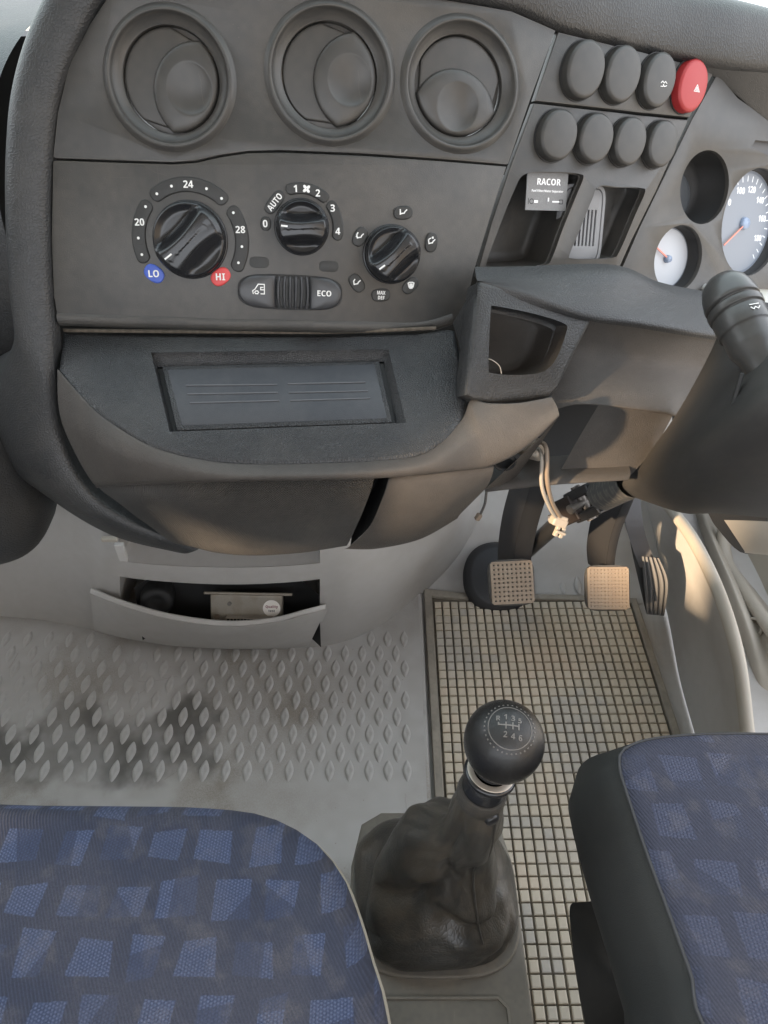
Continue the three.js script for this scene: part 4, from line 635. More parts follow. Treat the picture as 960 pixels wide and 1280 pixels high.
// ---------------------------------------------------------------- steering column, shaft, wiring
{
  const t = thing('steering_column', 'dark steering column shroud with a control stalk at the right edge', 'steering column');
  const C = [
    [[0.3119, 0.6112, -0.62], [0.321, 0.6272, -0.57], [0.331, 0.6584, -0.54], [0.3628, 0.6773, -0.53]],
    [[0.3008, 0.5855, -0.6], [0.3013, 0.6189, -0.545], [0.3038, 0.6635, -0.5], [0.3296, 0.6877, -0.48]],
    [[0.2713, 0.5405, -0.565], [0.2612, 0.605, -0.49], [0.2698, 0.6538, -0.44], [0.3071, 0.6767, -0.42]],
    [[0.2506, 0.4832, -0.562], [0.2447, 0.5616, -0.48], [0.2647, 0.6041, -0.435], [0.3221, 0.6311, -0.41]],
    [[0.2431, 0.4495, -0.572], [0.2588, 0.4991, -0.5], [0.2783, 0.5406, -0.452], [0.365, 0.552, -0.43]],
    [[0.265, 0.4156, -0.59], [0.2896, 0.4499, -0.53], [0.3082, 0.4856, -0.49], [0.4092, 0.491, -0.47]],
    [[0.3029, 0.364, -0.64], [0.333, 0.3814, -0.6], [0.3589, 0.4087, -0.57], [0.4789, 0.4128, -0.55]],
  ];
  part('shroud', patch(C, 50, 60), std({ map: dustTex([0.025, 0.024, 0.023], DUST, 0.06, 61, 0.3), roughness: 0.55, bumpMap: T_fine, bumpScale: 0.0001 }), t);
  part('slot', aim(box(0.0032, 0.026, 0.006, 0.001), [0.2629, 0.6345, -0.4655], [-0.3, 0.55, 0.8]), M.dark, t.children[0]);
  const a = V3([0.27, 0.6749, -0.5657]), b = V3([0.2878, 0.6429, -0.4941]), dir = b.clone().sub(a).normalize(), L = 0.12;
  const st = lathe([[0.0001, 0], [0.006, 0.0006], [0.0125, 0.0035], [0.0172, 0.009], [0.0198, 0.0165], [0.0212, 0.0245], [0.0212, 0.027], [0.0205, 0.0278], [0.0184, 0.028], [0.0184, 0.0305], [0.0208, 0.0307], [0.0214, 0.0315], [0.0212, 0.036], [0.0205, 0.0368], [0.0186, 0.037], [0.0186, 0.039], [0.0204, 0.0392], [0.0202, 0.053], [0.0186, 0.0535], [0.0186, 0.066], [0.0176, 0.072], [0.015, 0.078], [0.0135, 0.09], [0.013, L]], 48);
  const stalk = part('stalk', aim(st, a.toArray(), dir.toArray()), std({ color: new THREE.Color().setRGB(0.05, 0.049, 0.047), roughness: 0.34 }), t);
  const ic = [strokes([[[-2, 0], [-1, 1], [0, 0], [1, 1], [2, 0]], [[-2, -1.4], [2, -1.4]]], 0.0007, 0, 0, 0, 0.0018)];
  const lb = merge(ic); const lm = new THREE.Matrix4().makeBasis(dir.clone().cross(V3([0, 0.6, 0.8])).normalize(), dir.clone().negate(), V3([0, 0.6, 0.8])); 
  const pos = a.clone().addScaledVector(dir, 0.046).add(V3([0.006, 0.6, 0.8]).normalize().multiplyScalar(0)); const nrm = new THREE.Vector3(0.15, 0.55, 0.8); nrm.addScaledVector(dir, -nrm.dot(dir)).normalize(); const xx = dir.clone().cross(nrm).normalize();
  lb.applyMatrix4(new THREE.Matrix4().makeBasis(xx, dir, nrm).setPosition(pos.addScaledVector(nrm, 0.0207))); part('printing', lb, M.print, stalk);
}
{
  const t = thing('steering_shaft', 'black steering shaft with universal joint running down to the floor behind the clutch pedal', 'steering shaft');
  const P = [[0.273, 0.4122, -0.62], [0.2576, 0.3593, -0.655], [0.2413, 0.3179, -0.68], [0.2282, 0.2392, -0.72], [0.2089, 0.1411, -0.765], [0.189, 0.0405, -0.81]];
  part('shaft', tube([P[2], P[3], P[4], P[5]], 0.0115, 20, 12), M.paintedArm, t);
  part('boot', tube([P[0], P[1]], 0.02, 12, 16), M.rubber, t);
  const j = V3(P[1]), k = V3(P[2]), d = k.clone().sub(j).normalize();
  part('yoke', aim(merge([at(box(0.034, 0.012, 0.05, 0.003), 0, 0.014, 0), at(box(0.034, 0.012, 0.05, 0.003), 0, -0.014, 0)]), j.clone().lerp(k, 0.45).toArray(), d.toArray()), M.paintedArm, t);
  part('yoke', aim(merge([at(box(0.012, 0.034, 0.05, 0.003), 0.014, 0, 0), at(box(0.012, 0.034, 0.05, 0.003), -0.014, 0, 0)]), k.clone().addScaledVector(d, 0.008).toArray(), d.toArray()), std({ color: 0x2c2420, metalness: 0.2, roughness: 0.55 }), t);
  part('cross_pin', aim(merge([new THREE.CylinderGeometry(0.006, 0.006, 0.046, 12), new THREE.CylinderGeometry(0.006, 0.006, 0.046, 12).rotateZ(Math.PI / 2)]), j.clone().lerp(k, 0.75).toArray(), d.toArray()), M.steel, t);
  part('bolt', aim(lathe([[0.006, -0.03], [0.006, 0.03], [0.0001, 0.03]], 6), [0.2356, 0.3076, -0.672], [1, 0.4, 0.2]), M.steel, t);
  // the floor boot
  const c = [0.1866, 0.031, -0.815]; const g = dome(oval(0, 0, 0.056, 0.060, 0, 48, 2.2), (s) => 0.012 - 0.010 * sstep(0.8, 1, s) + 0.006 * (1 - s), 12, 0.012);
  part('floor_boot', aim(g, c, [0, 0.88, 0.48], [0, 0.48, -0.88]), std({ color: new THREE.Color().setRGB(0.03, 0.031, 0.034), roughness: 0.5 }), t);
}
{
  const t = thing('hanging_connector', 'pale wire and plug hanging loose from the opening under the dashboard', 'connector');
  part('wire', tube([[0.1482, 0.5066, -0.57], [0.1488, 0.5227, -0.535], [0.1513, 0.4972, -0.522], [0.1604, 0.468, -0.523], [0.1724, 0.4452, -0.527]], 0.0022, 40, 8), M.wire, t);
  part('wire', tube([[0.1461, 0.4998, -0.57], [0.1449, 0.5168, -0.533], [0.1465, 0.4931, -0.521], [0.1577, 0.4648, -0.522], [0.1698, 0.4419, -0.527]], 0.0019, 40, 8), M.wirePale, t);
  part('socket', aim(box(0.022, 0.016, 0.03, 0.003), [0.1432, 0.4964, -0.568], [-0.3, 0.7, 0.6]), M.connector, t);
  const c = [0.1723, 0.4376, -0.528], pl = part('plug', aim(merge([box(0.016, 0.009, 0.012, 0.002), at(box(0.004, 0.013, 0.005, 0.001), 0.007, -0.008, 0.002), at(box(0.004, 0.013, 0.005, 0.001), 0.001, -0.008, 0.002), at(box(0.011, 0.003, 0.007, 0.001), 0.004, -0.009, 0.004), at(box(0.012, 0.004, 0.004, 0.001), 0, 0.005, 0.004)]), c, [0.2, 0.5, 0.9], [0.4, 0.9, -0.2]), M.connector, t);
  const w = thing('loose_wire', 'thin dark wire end with orange tip hanging below the drawer end', 'wire');
  part('wire', tube([[0.1014, 0.4582, -0.55], [0.101, 0.4428, -0.548], [0.098, 0.4305, -0.547]], 0.0014, 14, 6), M.rubber, w);
  part('tip', aim(box(0.005, 0.005, 0.008, 0.001), [0.096, 0.426, -0.547], [-0.4, -0.9, 0.1]), M.wire, w);
}
// ---------------------------------------------------------------- pedals
function padPlate(w, h, nx, ny, mat, dark) { // rubber pad with a grid of ribs, facing +z
  const out = []; const base = ext(oval(0, 0, w / 2, h / 2, 0, 44, 5), [], 0.008, 0.0015, 0, 3);
  const a = w * 0.43, b = h * 0.43, ribs = [];
  for (let i = 0; i <= nx; i++) ribs.push(at(box(0.0040, 2 * b, 0.003, 0.0006, 1), lerp(-a, a, i / nx), 0, 0.001));
  for (let j = 0; j <= ny; j++) ribs.push(at(box(2 * a, 0.0040, 0.003, 0.0006, 1), 0, lerp(-b, b, j / ny), 0.0012));
  return [base, ribs];
}
const padDust = std({ map: dustTex([0.34, 0.275, 0.205], [0.2, 0.13, 0.09], 0.5, 71, 0.09), roughness: 0.8 });
function pedal(name, label, c, w, h, nx, ny, armPts, aw, zdir) {
  const t = thing(name, label, 'pedal');
  const [base, ribs] = padPlate(w, h, nx, ny);
  const P = (g) => aim(g, c, zdir, [0, 1, 0]);
  const p = part('pad', P(base), M.rubber, t); for (const r of ribs) part('rib', P(r), padDust, p);
  // flat bar arm
  const n = armPts.length, ring = (k) => { const i = Math.min(n - 1, k * (n - 1)); const q = spline(armPts, k); return q; };
  const g = grid((u, s) => { const q = ring(s), a = u * 4, i = Math.floor(a) % 4, f = a - Math.floor(a), cor = [[-1, 1], [1, 1], [1, -1], [-1, -1]], A = cor[i], B = cor[(i + 1) % 4], x = lerp(A[0], B[0], f), y = lerp(A[1], B[1], f), bk = (1 - y) / 2; return [q[0] + x * aw[0] - bk * aw[2], q[1] + y * aw[1] * 0.3, q[2] + (y - 1) * aw[1]]; }, 16, 30);
  const arm = part('arm', toCreasedNormals(g, 0.6), M.armGrey, t);
  part('arm_face', grid((u, s) => { const q = ring(s), x = lerp(-0.97, 0.97, u); return [q[0] + x * aw[0], q[1] + aw[1] * 0.3 + 0.0006, q[2] + 0.0012 + 0.001 * (1 - x * x)]; }, 8, 30), M.armGrey, arm);
  return t;
}
M.armGrey = std({ color: new THREE.Color().setRGB(0.03, 0.03, 0.032), roughness: 0.3 });
pedal('clutch_pedal', 'worn clutch pedal with dusty ribbed rubber pad, leftmost of the three pedals', [0.1818, 0.1504, -0.7], 0.066, 0.066, 9, 9, [[0.2019, 0.1291, -0.728], [0.1978, 0.1703, -0.728], [0.1961, 0.2372, -0.722], [0.2009, 0.3031, -0.722], [0.2049, 0.3527, -0.735]], [0.0125, 0.016, 0.018], [0.05, 0.72, 0.69]);
pedal('brake_pedal', 'worn brake pedal with dusty ribbed rubber pad, beside the accelerator', [0.3207, 0.1383, -0.7], 0.064, 0.066, 11, 11, [[0.3328, 0.1243, -0.726], [0.3246, 0.1602, -0.728], [0.3204, 0.2126, -0.728], [0.322, 0.2635, -0.726], [0.331, 0.3124, -0.735]], [0.006, 0.02, 0.018], [0, 0.72, 0.69]);
{
  const t = thing('accelerator_pedal', 'narrow grey accelerator pedal with lengthwise ribs beside the footwell trim', 'pedal');
  const row = (x0, x1, y, d) => [[x0, y, d], [x1, y, d]];
  const P0 = [[0.3803, 0.1497, -0.752], [0.4038, 0.1506, -0.748]], P1 = [[0.387, 0.1112, -0.728], [0.4173, 0.1253, -0.722]], P2 = [[0.3936, 0.0735, -0.704], [0.4185, 0.0747, -0.7]];
  const S = surf([P0, P1, P2]), N = 5, f = (u, s) => { const p = S(u, s), w = (u * N) % 1, k = 0.0016 * sstep(0.1, 0.35, w) * sstep(0.95, 0.7, w); return [p[0], p[1] + k, p[2] + k]; };
  const pd = part('pad', grid((u, s) => { const p = S(u, s); return [p[0], p[1] - 0.002, p[2] - 0.002]; }, 12, 12), std({ color: new THREE.Color().setRGB(0.09, 0.09, 0.09), roughness: 0.6 }), t);
  for (let i = 0; i < N; i++) part('rib', grid((u, s) => { const a = u * Math.PI, p = S((i + 0.12 + 0.76 * u) / N, 0.02 + 0.96 * s), k = 0.0026 * Math.sin(a) ** 0.5; return [p[0], p[1] + k - 0.002, p[2] + k - 0.002]; }, 8, 16), std({ color: new THREE.Color().setRGB(0.15, 0.15, 0.152), roughness: 0.5 }), pd);
  const arm = [[0.3959, 0.1236, -0.765], [0.3802, 0.1548, -0.785], [0.3685, 0.1853, -0.8], [0.3608, 0.23, -0.83]];
  part('arm', toCreasedNormals(grid((u, s) => { const q = spline(arm, s), a = u * 4, i = Math.floor(a) % 4, fr = a - Math.floor(a), cor = [[-1, 1], [1, 1], [1, -1], [-1, -1]], A = cor[i], B = cor[(i + 1) % 4]; return [q[0] + lerp(A[0], B[0], fr) * 0.013, q[1], q[2] + lerp(A[1], B[1], fr) * 0.012]; }, 16, 24), 0.6), std({ color: new THREE.Color().setRGB(0.09, 0.09, 0.095), roughness: 0.45 }), t);
  part('side_plate', patch([[[0.3628, 0.184, -0.81], [0.3644, 0.2143, -0.83]], [[0.3862, 0.1077, -0.8], [0.3815, 0.1602, -0.8]], [[0.3968, 0.0636, -0.712], [0.3991, 0.1002, -0.765]]], 6, 20), M.paintedArm, t);
}
// ---------------------------------------------------------------- rubber mat: base sheet, border and crossing ridges that form the pockets
{
  const t = thing('rubber_mat', 'dusty beige rubber mat with a grid of square pockets on the driver floor', 'floor mat');
  const x0 = 0.068, x1 = 0.414, d0 = 0.13, d1 = 0.802, b = 0.011;
  const lay = (g) => { g.rotateX(-Math.PI / 2); return g; };
  const rimM = std({ map: dustTex([0.22, 0.2, 0.17], [0.45, 0.4, 0.32], 0.5, 81, 0.2), roughness: 0.8 });
  const floorM = std({ map: dustTex([0.1, 0.088, 0.07], [0.32, 0.27, 0.2], 0.5, 82, 0.21), roughness: 0.9 });  // base darkened so the grooves pass for shade
  const studM = [[0.50, 0.44, 0.345], [0.53, 0.465, 0.365], [0.475, 0.425, 0.34], [0.45, 0.41, 0.345], [0.53, 0.445, 0.345], [0.42, 0.39, 0.34]].map((c, k) => std({ map: dustTex(c, [0.6, 0.52, 0.41], 0.5, 83 + k, 0.16), roughness: 0.85 }));
  const bow = (X) => 0.006 * sstep(x0 + 0.06, x0, X); // the corner by the tunnel runs a little further forward
  const o = [[x0, d0], [x1 + 0.004, d0], [x1, d1 - 0.012], [0.3, d1 - 0.004], [0.2, d1 - 0.002], [0.13, d1 - 0.001], [x0 + 0.02, d1 + 0.006], [x0 - 0.002, d1 + 0.009]];
  const inr = [[x0 + b, d0 + b], [x1 - b, d0 + b], [x1 - b, d1 - 0.012 - b], [0.3, d1 - 0.004 - b], [0.2, d1 - 0.002 - b], [0.13, d1 - 0.003 - b], [x0 + b, d1 - b + 0.004]];
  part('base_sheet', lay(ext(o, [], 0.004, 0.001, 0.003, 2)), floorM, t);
  part('border', lay(ext(o, [inr], 0.006, 0.0018, 0.0095, 3)), rimM, t);
  // square studs with dark grooves between them, shaped to mimic pocket shade; the nearest ones in view are pieces of their own
  const nx = 24, nz = 43, W = x1 - x0 - 2 * b - 0.004, L = d1 - d0 - 2 * b - 0.012, px = W / nx, pz = L / nz;
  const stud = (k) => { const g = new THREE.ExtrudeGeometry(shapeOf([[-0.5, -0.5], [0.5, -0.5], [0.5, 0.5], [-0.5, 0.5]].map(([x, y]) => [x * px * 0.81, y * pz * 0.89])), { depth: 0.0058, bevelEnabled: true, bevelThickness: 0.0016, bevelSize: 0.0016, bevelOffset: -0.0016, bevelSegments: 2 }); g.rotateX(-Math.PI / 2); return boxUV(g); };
  const geo = stud(), list = [];
  for (let j = 0; j < nz; j++) for (let i = 0; i < nx; i++) {
    const X = x0 + b + 0.002 + px * (i + 0.5), d = d0 + b + 0.004 + pz * (j + 0.5), n = fbm(i / 5, j / 5, 64, 3, 77) + 0.2 * (rnd() - 0.5);
    const seen = !((X < 0.118 && d < 0.335) || (X > 0.20 + 0.25 * Math.max(0, d - 0.3) && d < 0.52) || d < 0.19);
    list.push({ X, d, m: n < 0.34 ? 5 : n < 0.44 ? 3 : n < 0.52 ? 2 : n < 0.6 ? 0 : n < 0.7 ? 1 : 4, seen, r: (rnd() - 0.5) * 0.04, y: 0.0022 + (rnd() - 0.5) * 0.0005 });
  }
  const near = list.filter((q) => q.seen).sort((p, q) => p.d - q.d).slice(0, 300), single = new Set(near);
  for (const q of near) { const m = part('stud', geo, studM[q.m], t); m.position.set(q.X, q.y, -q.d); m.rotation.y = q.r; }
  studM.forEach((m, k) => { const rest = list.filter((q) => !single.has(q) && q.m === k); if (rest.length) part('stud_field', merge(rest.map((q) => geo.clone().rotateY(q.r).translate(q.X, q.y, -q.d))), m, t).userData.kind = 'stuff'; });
}
// ---------------------------------------------------------------- gear lever
{
  const t = thing('gear_lever', 'gear lever with round black knob rising from a wrinkled leather boot', 'gear lever');
  const kc = V3([0.0814, 0.4903, -0.2603]), foot = V3([0.0691, 0.4224, -0.2512]), axis = kc.clone().sub(foot).normalize(), KR = 0.0272;
  // knob, lightly flattened, with the shift pattern moulded in its top
  const top = new THREE.Vector3(0.05, 0.93, 0.36).normalize(), upv = new THREE.Vector3(0.0, 0, -1);
  const g = new THREE.SphereGeometry(KR, 64, 48); const p = g.attributes.position, v = new THREE.Vector3();
  for (let i = 0; i < p.count; i++) { v.fromBufferAttribute(p, i); const a = v.dot(axis); if (a < 0) v.addScaledVector(axis, a * 0.10); p.setXYZ(i, v.x, v.y, v.z); }
  g.computeVertexNormals(); { const u = g.attributes.uv; for (let i = 0; i < u.count; i++) u.setXY(i, u.getX(i) * 0.17, u.getY(i) * 0.085); }
  g.translate(...kc.toArray()); const kn = part('knob', g, M.knobLeather, t);
  const Z = V3([0.0825, 0.5209, -0.2549]).sub(kc).normalize(), X = new THREE.Vector3(1, 0, 0).addScaledVector(Z, -Z.x).normalize(), Y = Z.clone().cross(X);
  const rl = 0.12, Xr = X.clone().multiplyScalar(Math.cos(rl)).addScaledVector(Y, -Math.sin(rl)), Yr = Y.clone().multiplyScalar(Math.cos(rl)).addScaledVector(X, Math.sin(rl));
  const wrap = (geo) => { const gp = geo.attributes.position; for (let i = 0; i < gp.count; i++) { const x = gp.getX(i), y = gp.getY(i), z = gp.getZ(i), r = Math.hypot(x, y), th = r / KR, s = r > 1e-9 ? Math.sin(th) / r : 1 / KR; const q = new THREE.Vector3().addScaledVector(Xr, x * s).addScaledVector(Yr, y * s).addScaledVector(Z, Math.cos(th)).multiplyScalar(KR + z).add(kc); gp.setXYZ(i, q.x, q.y, q.z); } geo.computeVertexNormals(); return geo; };
  const engr = std({ color: new THREE.Color().setRGB(0.13, 0.12, 0.11), roughness: 0.5 });
  const ringG = (r, w) => { const o = ext(circle(0, 0, r, 64), [circle(0, 0, r - w, 64)], 0.0003, 0, 0.0002); return o; };
  const u = 0.0011, subdiv = (l) => l;
  part('ring', wrap(ringG(0.0152, 0.0006)), engr, kn);
  part('shift_pattern', wrap(tess(merge([strokes([[[-6.4, 1.2], [-6.4, 0], [5.6, 0], [5.6, -2]], [[-2, 1.6], [-2, -2]], [[2, 1.6], [2, -2]], [[5.6, 0], [5.6, 1.2]]], 0.0009, -0.001, 0.0006, 0, u)]), 0.003)), engr, kn);
  part('gear_numbers', wrap(merge([text('R', 0.0036, -0.0082, 0.0052), text('1', 0.0038, -0.0036, 0.0064), text('3', 0.0038, 0.0014, 0.0058), text('5', 0.0036, 0.006, 0.0048), text('2', 0.0038, -0.0034, -0.0055), text('4', 0.0038, 0.0016, -0.0062), text('6', 0.0038, 0.0066, -0.0066)])), engr, kn);
  for (let k = 0; k < 34; k++) { const a = k / 34 * 2 * Math.PI; part('stud', wrap(at(new THREE.BoxGeometry(0.0009, 0.0011, 0.0005).rotateZ(a), 0.0176 * Math.cos(a), 0.0176 * Math.sin(a), 0)), engr, kn); }
  // collar under the knob
  const L = (pr) => aim(lathe(pr, 40), kc.toArray(), axis.toArray());
  part('collar', L([[0.008, -0.022], [0.011, -0.0265], [0.0135, -0.030], [0.0125, -0.032], [0.0115, -0.033]]), M.knob, t);
  part('ring_collar', L([[0.0125, -0.0345], [0.0172, -0.0345], [0.0188, -0.036], [0.0188, -0.0385], [0.0172, -0.0398], [0.0125, -0.04]]), M.knob, t);
  part('metal_ring', L([[0.0128, -0.0338], [0.0168, -0.0336], [0.0171, -0.0348]]), std({ color: new THREE.Color().setRGB(0.45, 0.4, 0.34), metalness: 0.6, roughness: 0.4 }), t);
  part('sleeve', L([[0.0125, -0.0395], [0.0115, -0.0425], [0.0130, -0.047], [0.0155, -0.052], [0.0158, -0.062], [0.011, -0.066], [0.009, -0.09]]), M.knob, t);
  // leather boot: rings from the base frame up to the collar, with folds
  const bc = [0.047, 0.205, -0.262], tc = kc.clone().addScaledVector(axis, -0.0555).toArray(), N = 150, H = 130;
  const cen = (s) => spline([bc, [0.047, 0.232, -0.262], [0.049, 0.27, -0.262], [0.055, 0.325, -0.266], [lerp(tc[0], 0.06, 0.3), 0.365, tc[2]], tc], s);
  const rad = (s) => spline([[0.071, 0.062], [0.0725, 0.064], [0.062, 0.057], [0.041, 0.039], [0.028, 0.028], [0.0205, 0.0205], [0.0163, 0.0163]], s);
  const TX = new THREE.Vector3(1, 0, 0).addScaledVector(axis, -axis.x).normalize(), TZ = TX.clone().cross(axis).normalize();
  const boot = grid((uu, s) => {
    const a = uu * 2 * Math.PI, c = cen(s), r = rad(s), pw = lerp(3.2, 2, sstep(0, 0.4, s)), ct = Math.cos(a), sn = Math.sin(a);
    let x = r[0] * Math.sign(ct) * Math.abs(ct) ** (2 / pw), z = r[1] * Math.sign(sn) * Math.abs(sn) ** (2 / pw);
    const env = sstep(0.0, 0.14, s) * sstep(1.0, 0.86, s), tw = a + 2.2 * s;
    const fold = (q) => Math.sqrt(Math.sin(q) ** 2 + 0.012) - 0.6, wob = 0.9 * fbm(uu * 6, s * 4, 6, 2, 55);
    let f = (0.0065 * fold(1.5 * a + 5.2 * s + 0.5 + 2 * wob) + 0.005 * fold(2 * a - 7.5 * s + 1.1 + 2 * wob) + 0.0012 * fold(5 * a + 9 * s + 3 * wob)) * env * lerp(1.1, 0.5, s) + 0.002 * fold(4 * a + 3 * s) * env * sstep(0.5, 0.8, s);
    const crease = (a0, s0, sl, wd, dp, len) => { const da = Math.atan2(Math.sin(a - a0), Math.cos(a - a0)), q = (s - s0 - sl * da) / wd; return -dp * Math.exp(-q * q) * Math.exp(-((da / len) ** 2)); };
    f += crease(1.2, 0.36, 0.12, 0.05, 0.012, 0.7) + crease(2.3, 0.46, -0.14, 0.045, 0.012, 0.6) + crease(0.3, 0.34, -0.08, 0.05, 0.010, 0.5) + crease(3.3, 0.3, 0.1, 0.06, 0.008, 0.5) + crease(1.7, 0.62, 0.2, 0.04, 0.006, 0.8);
    f += 0.009 * Math.exp(-(((a - 3.5) / 0.75) ** 2)) * Math.exp(-(((s - 0.58) / 0.13) ** 2));
    f += 0.0012 * (fbm(uu * 20, s * 12, 20, 3, 91) - 0.5) * 2 * env;
    const l = Math.hypot(x, z) || 1; x += x / l * f; z += z / l * f;
    const k = sstep(0.55, 1, s), bx = [lerp(1, TX.x, k), lerp(0, TX.y, k), lerp(0, TX.z, k)], bz = [lerp(0, TZ.x, k), lerp(0, TZ.y, k), lerp(1, TZ.z, k)]; return [c[0] + x * bx[0] + z * bz[0], c[1] + x * bx[1] + z * bz[1] + 0.004 * Math.sin(4 * a + 1) * env * s, c[2] + x * bx[2] + z * bz[2]];
  }, N, H, true);
  const bt = part('boot', boot, M.leather, t);
  part('seam', tube([0.02, 0.2, 0.4, 0.6, 0.8, 0.97].map((s) => { const c = cen(s), r = rad(s); return [c[0] + r[0] * 0.55, c[1], c[2] + r[1] * 0.85 + 0.001]; }), 0.0011, 40, 6), M.leather, bt);
  part('boot_cuff', aim(lathe([[0.0158, -0.014], [0.0176, -0.012], [0.0182, -0.006], [0.0178, -0.001], [0.0166, 0.001], [0.0155, 0.0005]], 40), tc, axis.toArray()), M.leather, bt);
  part('snap', aim(lathe([[0.0001, 0.002], [0.004, 0.0018], [0.0052, 0.0008], [0.0055, -0.002]], 24), [tc[0] + TZ.x * 0.0165 + TX.x * 0.008 - axis.x * 0.012, tc[1] + TZ.y * 0.0165 + TX.y * 0.008 - axis.y * 0.012, tc[2] + TZ.z * 0.0165 + TX.z * 0.008 - axis.z * 0.012], [TZ.x + 0.4 * TX.x, TZ.y + 0.4 * TX.y, TZ.z + 0.4 * TX.z]), M.paintedArm, bt);
  // base housing
  const hous = std({ map: dustTex([0.13, 0.12, 0.10], [0.3, 0.25, 0.19], 0.4, 95, 0.2, 50), roughness: 0.6 });
  const bo = [[-0.083, -0.3], [0.083, -0.3], [0.079, 0.03], [0.07, 0.07], [0.05, 0.082], [-0.05, 0.082], [-0.07, 0.07], [-0.079, 0.03]];
  const hb = ext(bo, [], 0.21, 0.006, 0, 4); hb.rotateX(-Math.PI / 2); hb.translate(0.047, 0.203, -0.262); part('housing', boxUV(hb), hous, t);
  const fr = ext(oval(0, 0, 0.0785, 0.069, 0, 60, 3.4), [oval(0, 0, 0.07, 0.06, 0, 60, 3.4)], 0.006, 0.002, 0, 3); fr.rotateX(-Math.PI / 2); fr.translate(0.047, 0.2075, -0.262); part('boot_frame', fr, hous, t);
  const fl = ext([[-0.063, -0.2], [0.063, -0.2], [0.06, 0], [0.052, 0.008], [-0.052, 0.008], [-0.06, 0]], [[[-0.0605, -0.19], [0.0605, -0.19], [0.0576, -0.001], [0.051, 0.0055], [-0.051, 0.0055], [-0.0576, -0.001]]], 0.003, 0.0008, 0); fl.rotateX(-Math.PI / 2); fl.translate(0.047, 0.2052, -0.172); part('panel_bead', fl, hous, t);
}
// ---------------------------------------------------------------- seats
// woven cloth: dark diagonal twill ground with scattered brighter blue four-sided patches of dotted weave, dust and lint
function cloth(seedN, dust, fade, tone) {
  const N = 1024, S = 0.56, K = 16; // K cells across
  const cells = [];
  for (let j = 0; j < K; j++) for (let i = 0; i < K; i++) { const h = (k) => hash(i, j, seedN + k); const ox = (j % 2) * 0.5, w = 0.26 + 0.12 * h(1), hh = 0.27 + 0.12 * h(2), J = () => 0.0; const c = [i + 0.5 + ox + 0.16 * (h(3) - 0.5), j + 0.5 + 0.2 * (h(4) - 0.5)];
    const q = [[-w + 0.14 * (h(5) - 0.5), -hh + 0.14 * (h(6) - 0.5)], [w + 0.14 * (h(7) - 0.5), -hh + 0.14 * (h(8) - 0.5)], [w + 0.14 * (h(9) - 0.5), hh + 0.14 * (h(10) - 0.5)], [-w + 0.14 * (h(11) - 0.5), hh + 0.14 * (h(12) - 0.5)]];
    cells.push({ c, q, cut: h(13), ang: h(14) * 6.28, off: (h(15) - 0.5) * 0.4, tone: 0.55 + 0.45 * h(16) }); }
  const inside = (q, x, y) => { let m = 9; for (let k = 0; k < 4; k++) { const a = q[k], b = q[(k + 1) % 4], l = Math.hypot(b[0] - a[0], b[1] - a[1]); m = Math.min(m, ((b[0] - a[0]) * (y - a[1]) - (b[1] - a[1]) * (x - a[0])) / l); } return m; };
  const weave = new Float32Array(N * N);
  const map = tex(N, (x, y) => {
    const px = x * K, py = y * K; let lit = 0, mid = 0;
    for (let dj = -1; dj <= 1; dj++) for (let di = -2; di <= 1; di++) { const i = ((Math.floor(px) + di) % K + K) % K, j = ((Math.floor(py) + dj) % K + K) % K, e = cells[j * K + i]; let dx = px - e.c[0], dy = py - e.c[1]; dx -= Math.round(dx / K) * K; dy -= Math.round(dy / K) * K; const m = inside(e.q, dx, dy); if (m > 0) { const side = Math.cos(e.ang) * dx + Math.sin(e.ang) * dy + e.off; if (side > 0 || e.cut < 0.4) lit = Math.max(lit, e.tone); else mid = Math.max(mid, e.tone); } }
    const T = 470, a = ((x + y * 0.55) * T / 2) % 1, tw = sstep(0.15, 0.45, Math.abs(a - 0.5)); // twill
    const gx = Math.abs((x * 260) % 1 - 0.5) * 2, gy = Math.abs((y * 260 + (Math.floor(x * 260) % 2) * 0.5) % 1 - 0.5) * 2, dots = sstep(0.95, 0.45, Math.hypot(gx, gy));
    const n = fbm(x * 9, y * 9, 9, 5, seedN), n2 = hash(Math.round(x * N), Math.round(y * N), seedN);
    let c = [0.042, 0.047, 0.078].map((b) => b * (0.78 + 0.36 * tw));
    if (mid) c = [0.066, 0.082, 0.155].map((b, k) => lerp([0.042, 0.047, 0.078][k], b * 0.72, fade * mid) * (0.75 + 0.4 * dots));
    if (lit) c = [lerp(0.06, 0.165, dots), lerp(0.08, 0.2, dots), lerp(0.165, 0.33, dots)].map((b, k) => lerp([0.042, 0.047, 0.078][k] * 1.1, b * 0.72, fade * (0.35 + 0.65 * lit)));
    const dk = dust * (0.3 * sstep(0.42, 0.7, n) + 0.35 * sstep(0.5, 0.75, fbm(x * 40, y * 40, 40, 3, seedN + 5))) * (0.4 + 1.2 * n2);
    weave[Math.round(y * N) * N + Math.round(x * N)] = lit ? dots : tw * 0.6;
    return c.map((b, k) => enc(lerp(b * tone[k] * (0.85 + 0.3 * n2), [0.16, 0.14, 0.13][k], clamp(dk))));
  }, S, true);
  const bmp = tex(1024, (x, y) => weave[Math.round(y * N) * N + Math.round(x * N)], S);
  return std({ map, bumpMap: bmp, bumpScale: 0.0008, roughness: 0.9 });
}
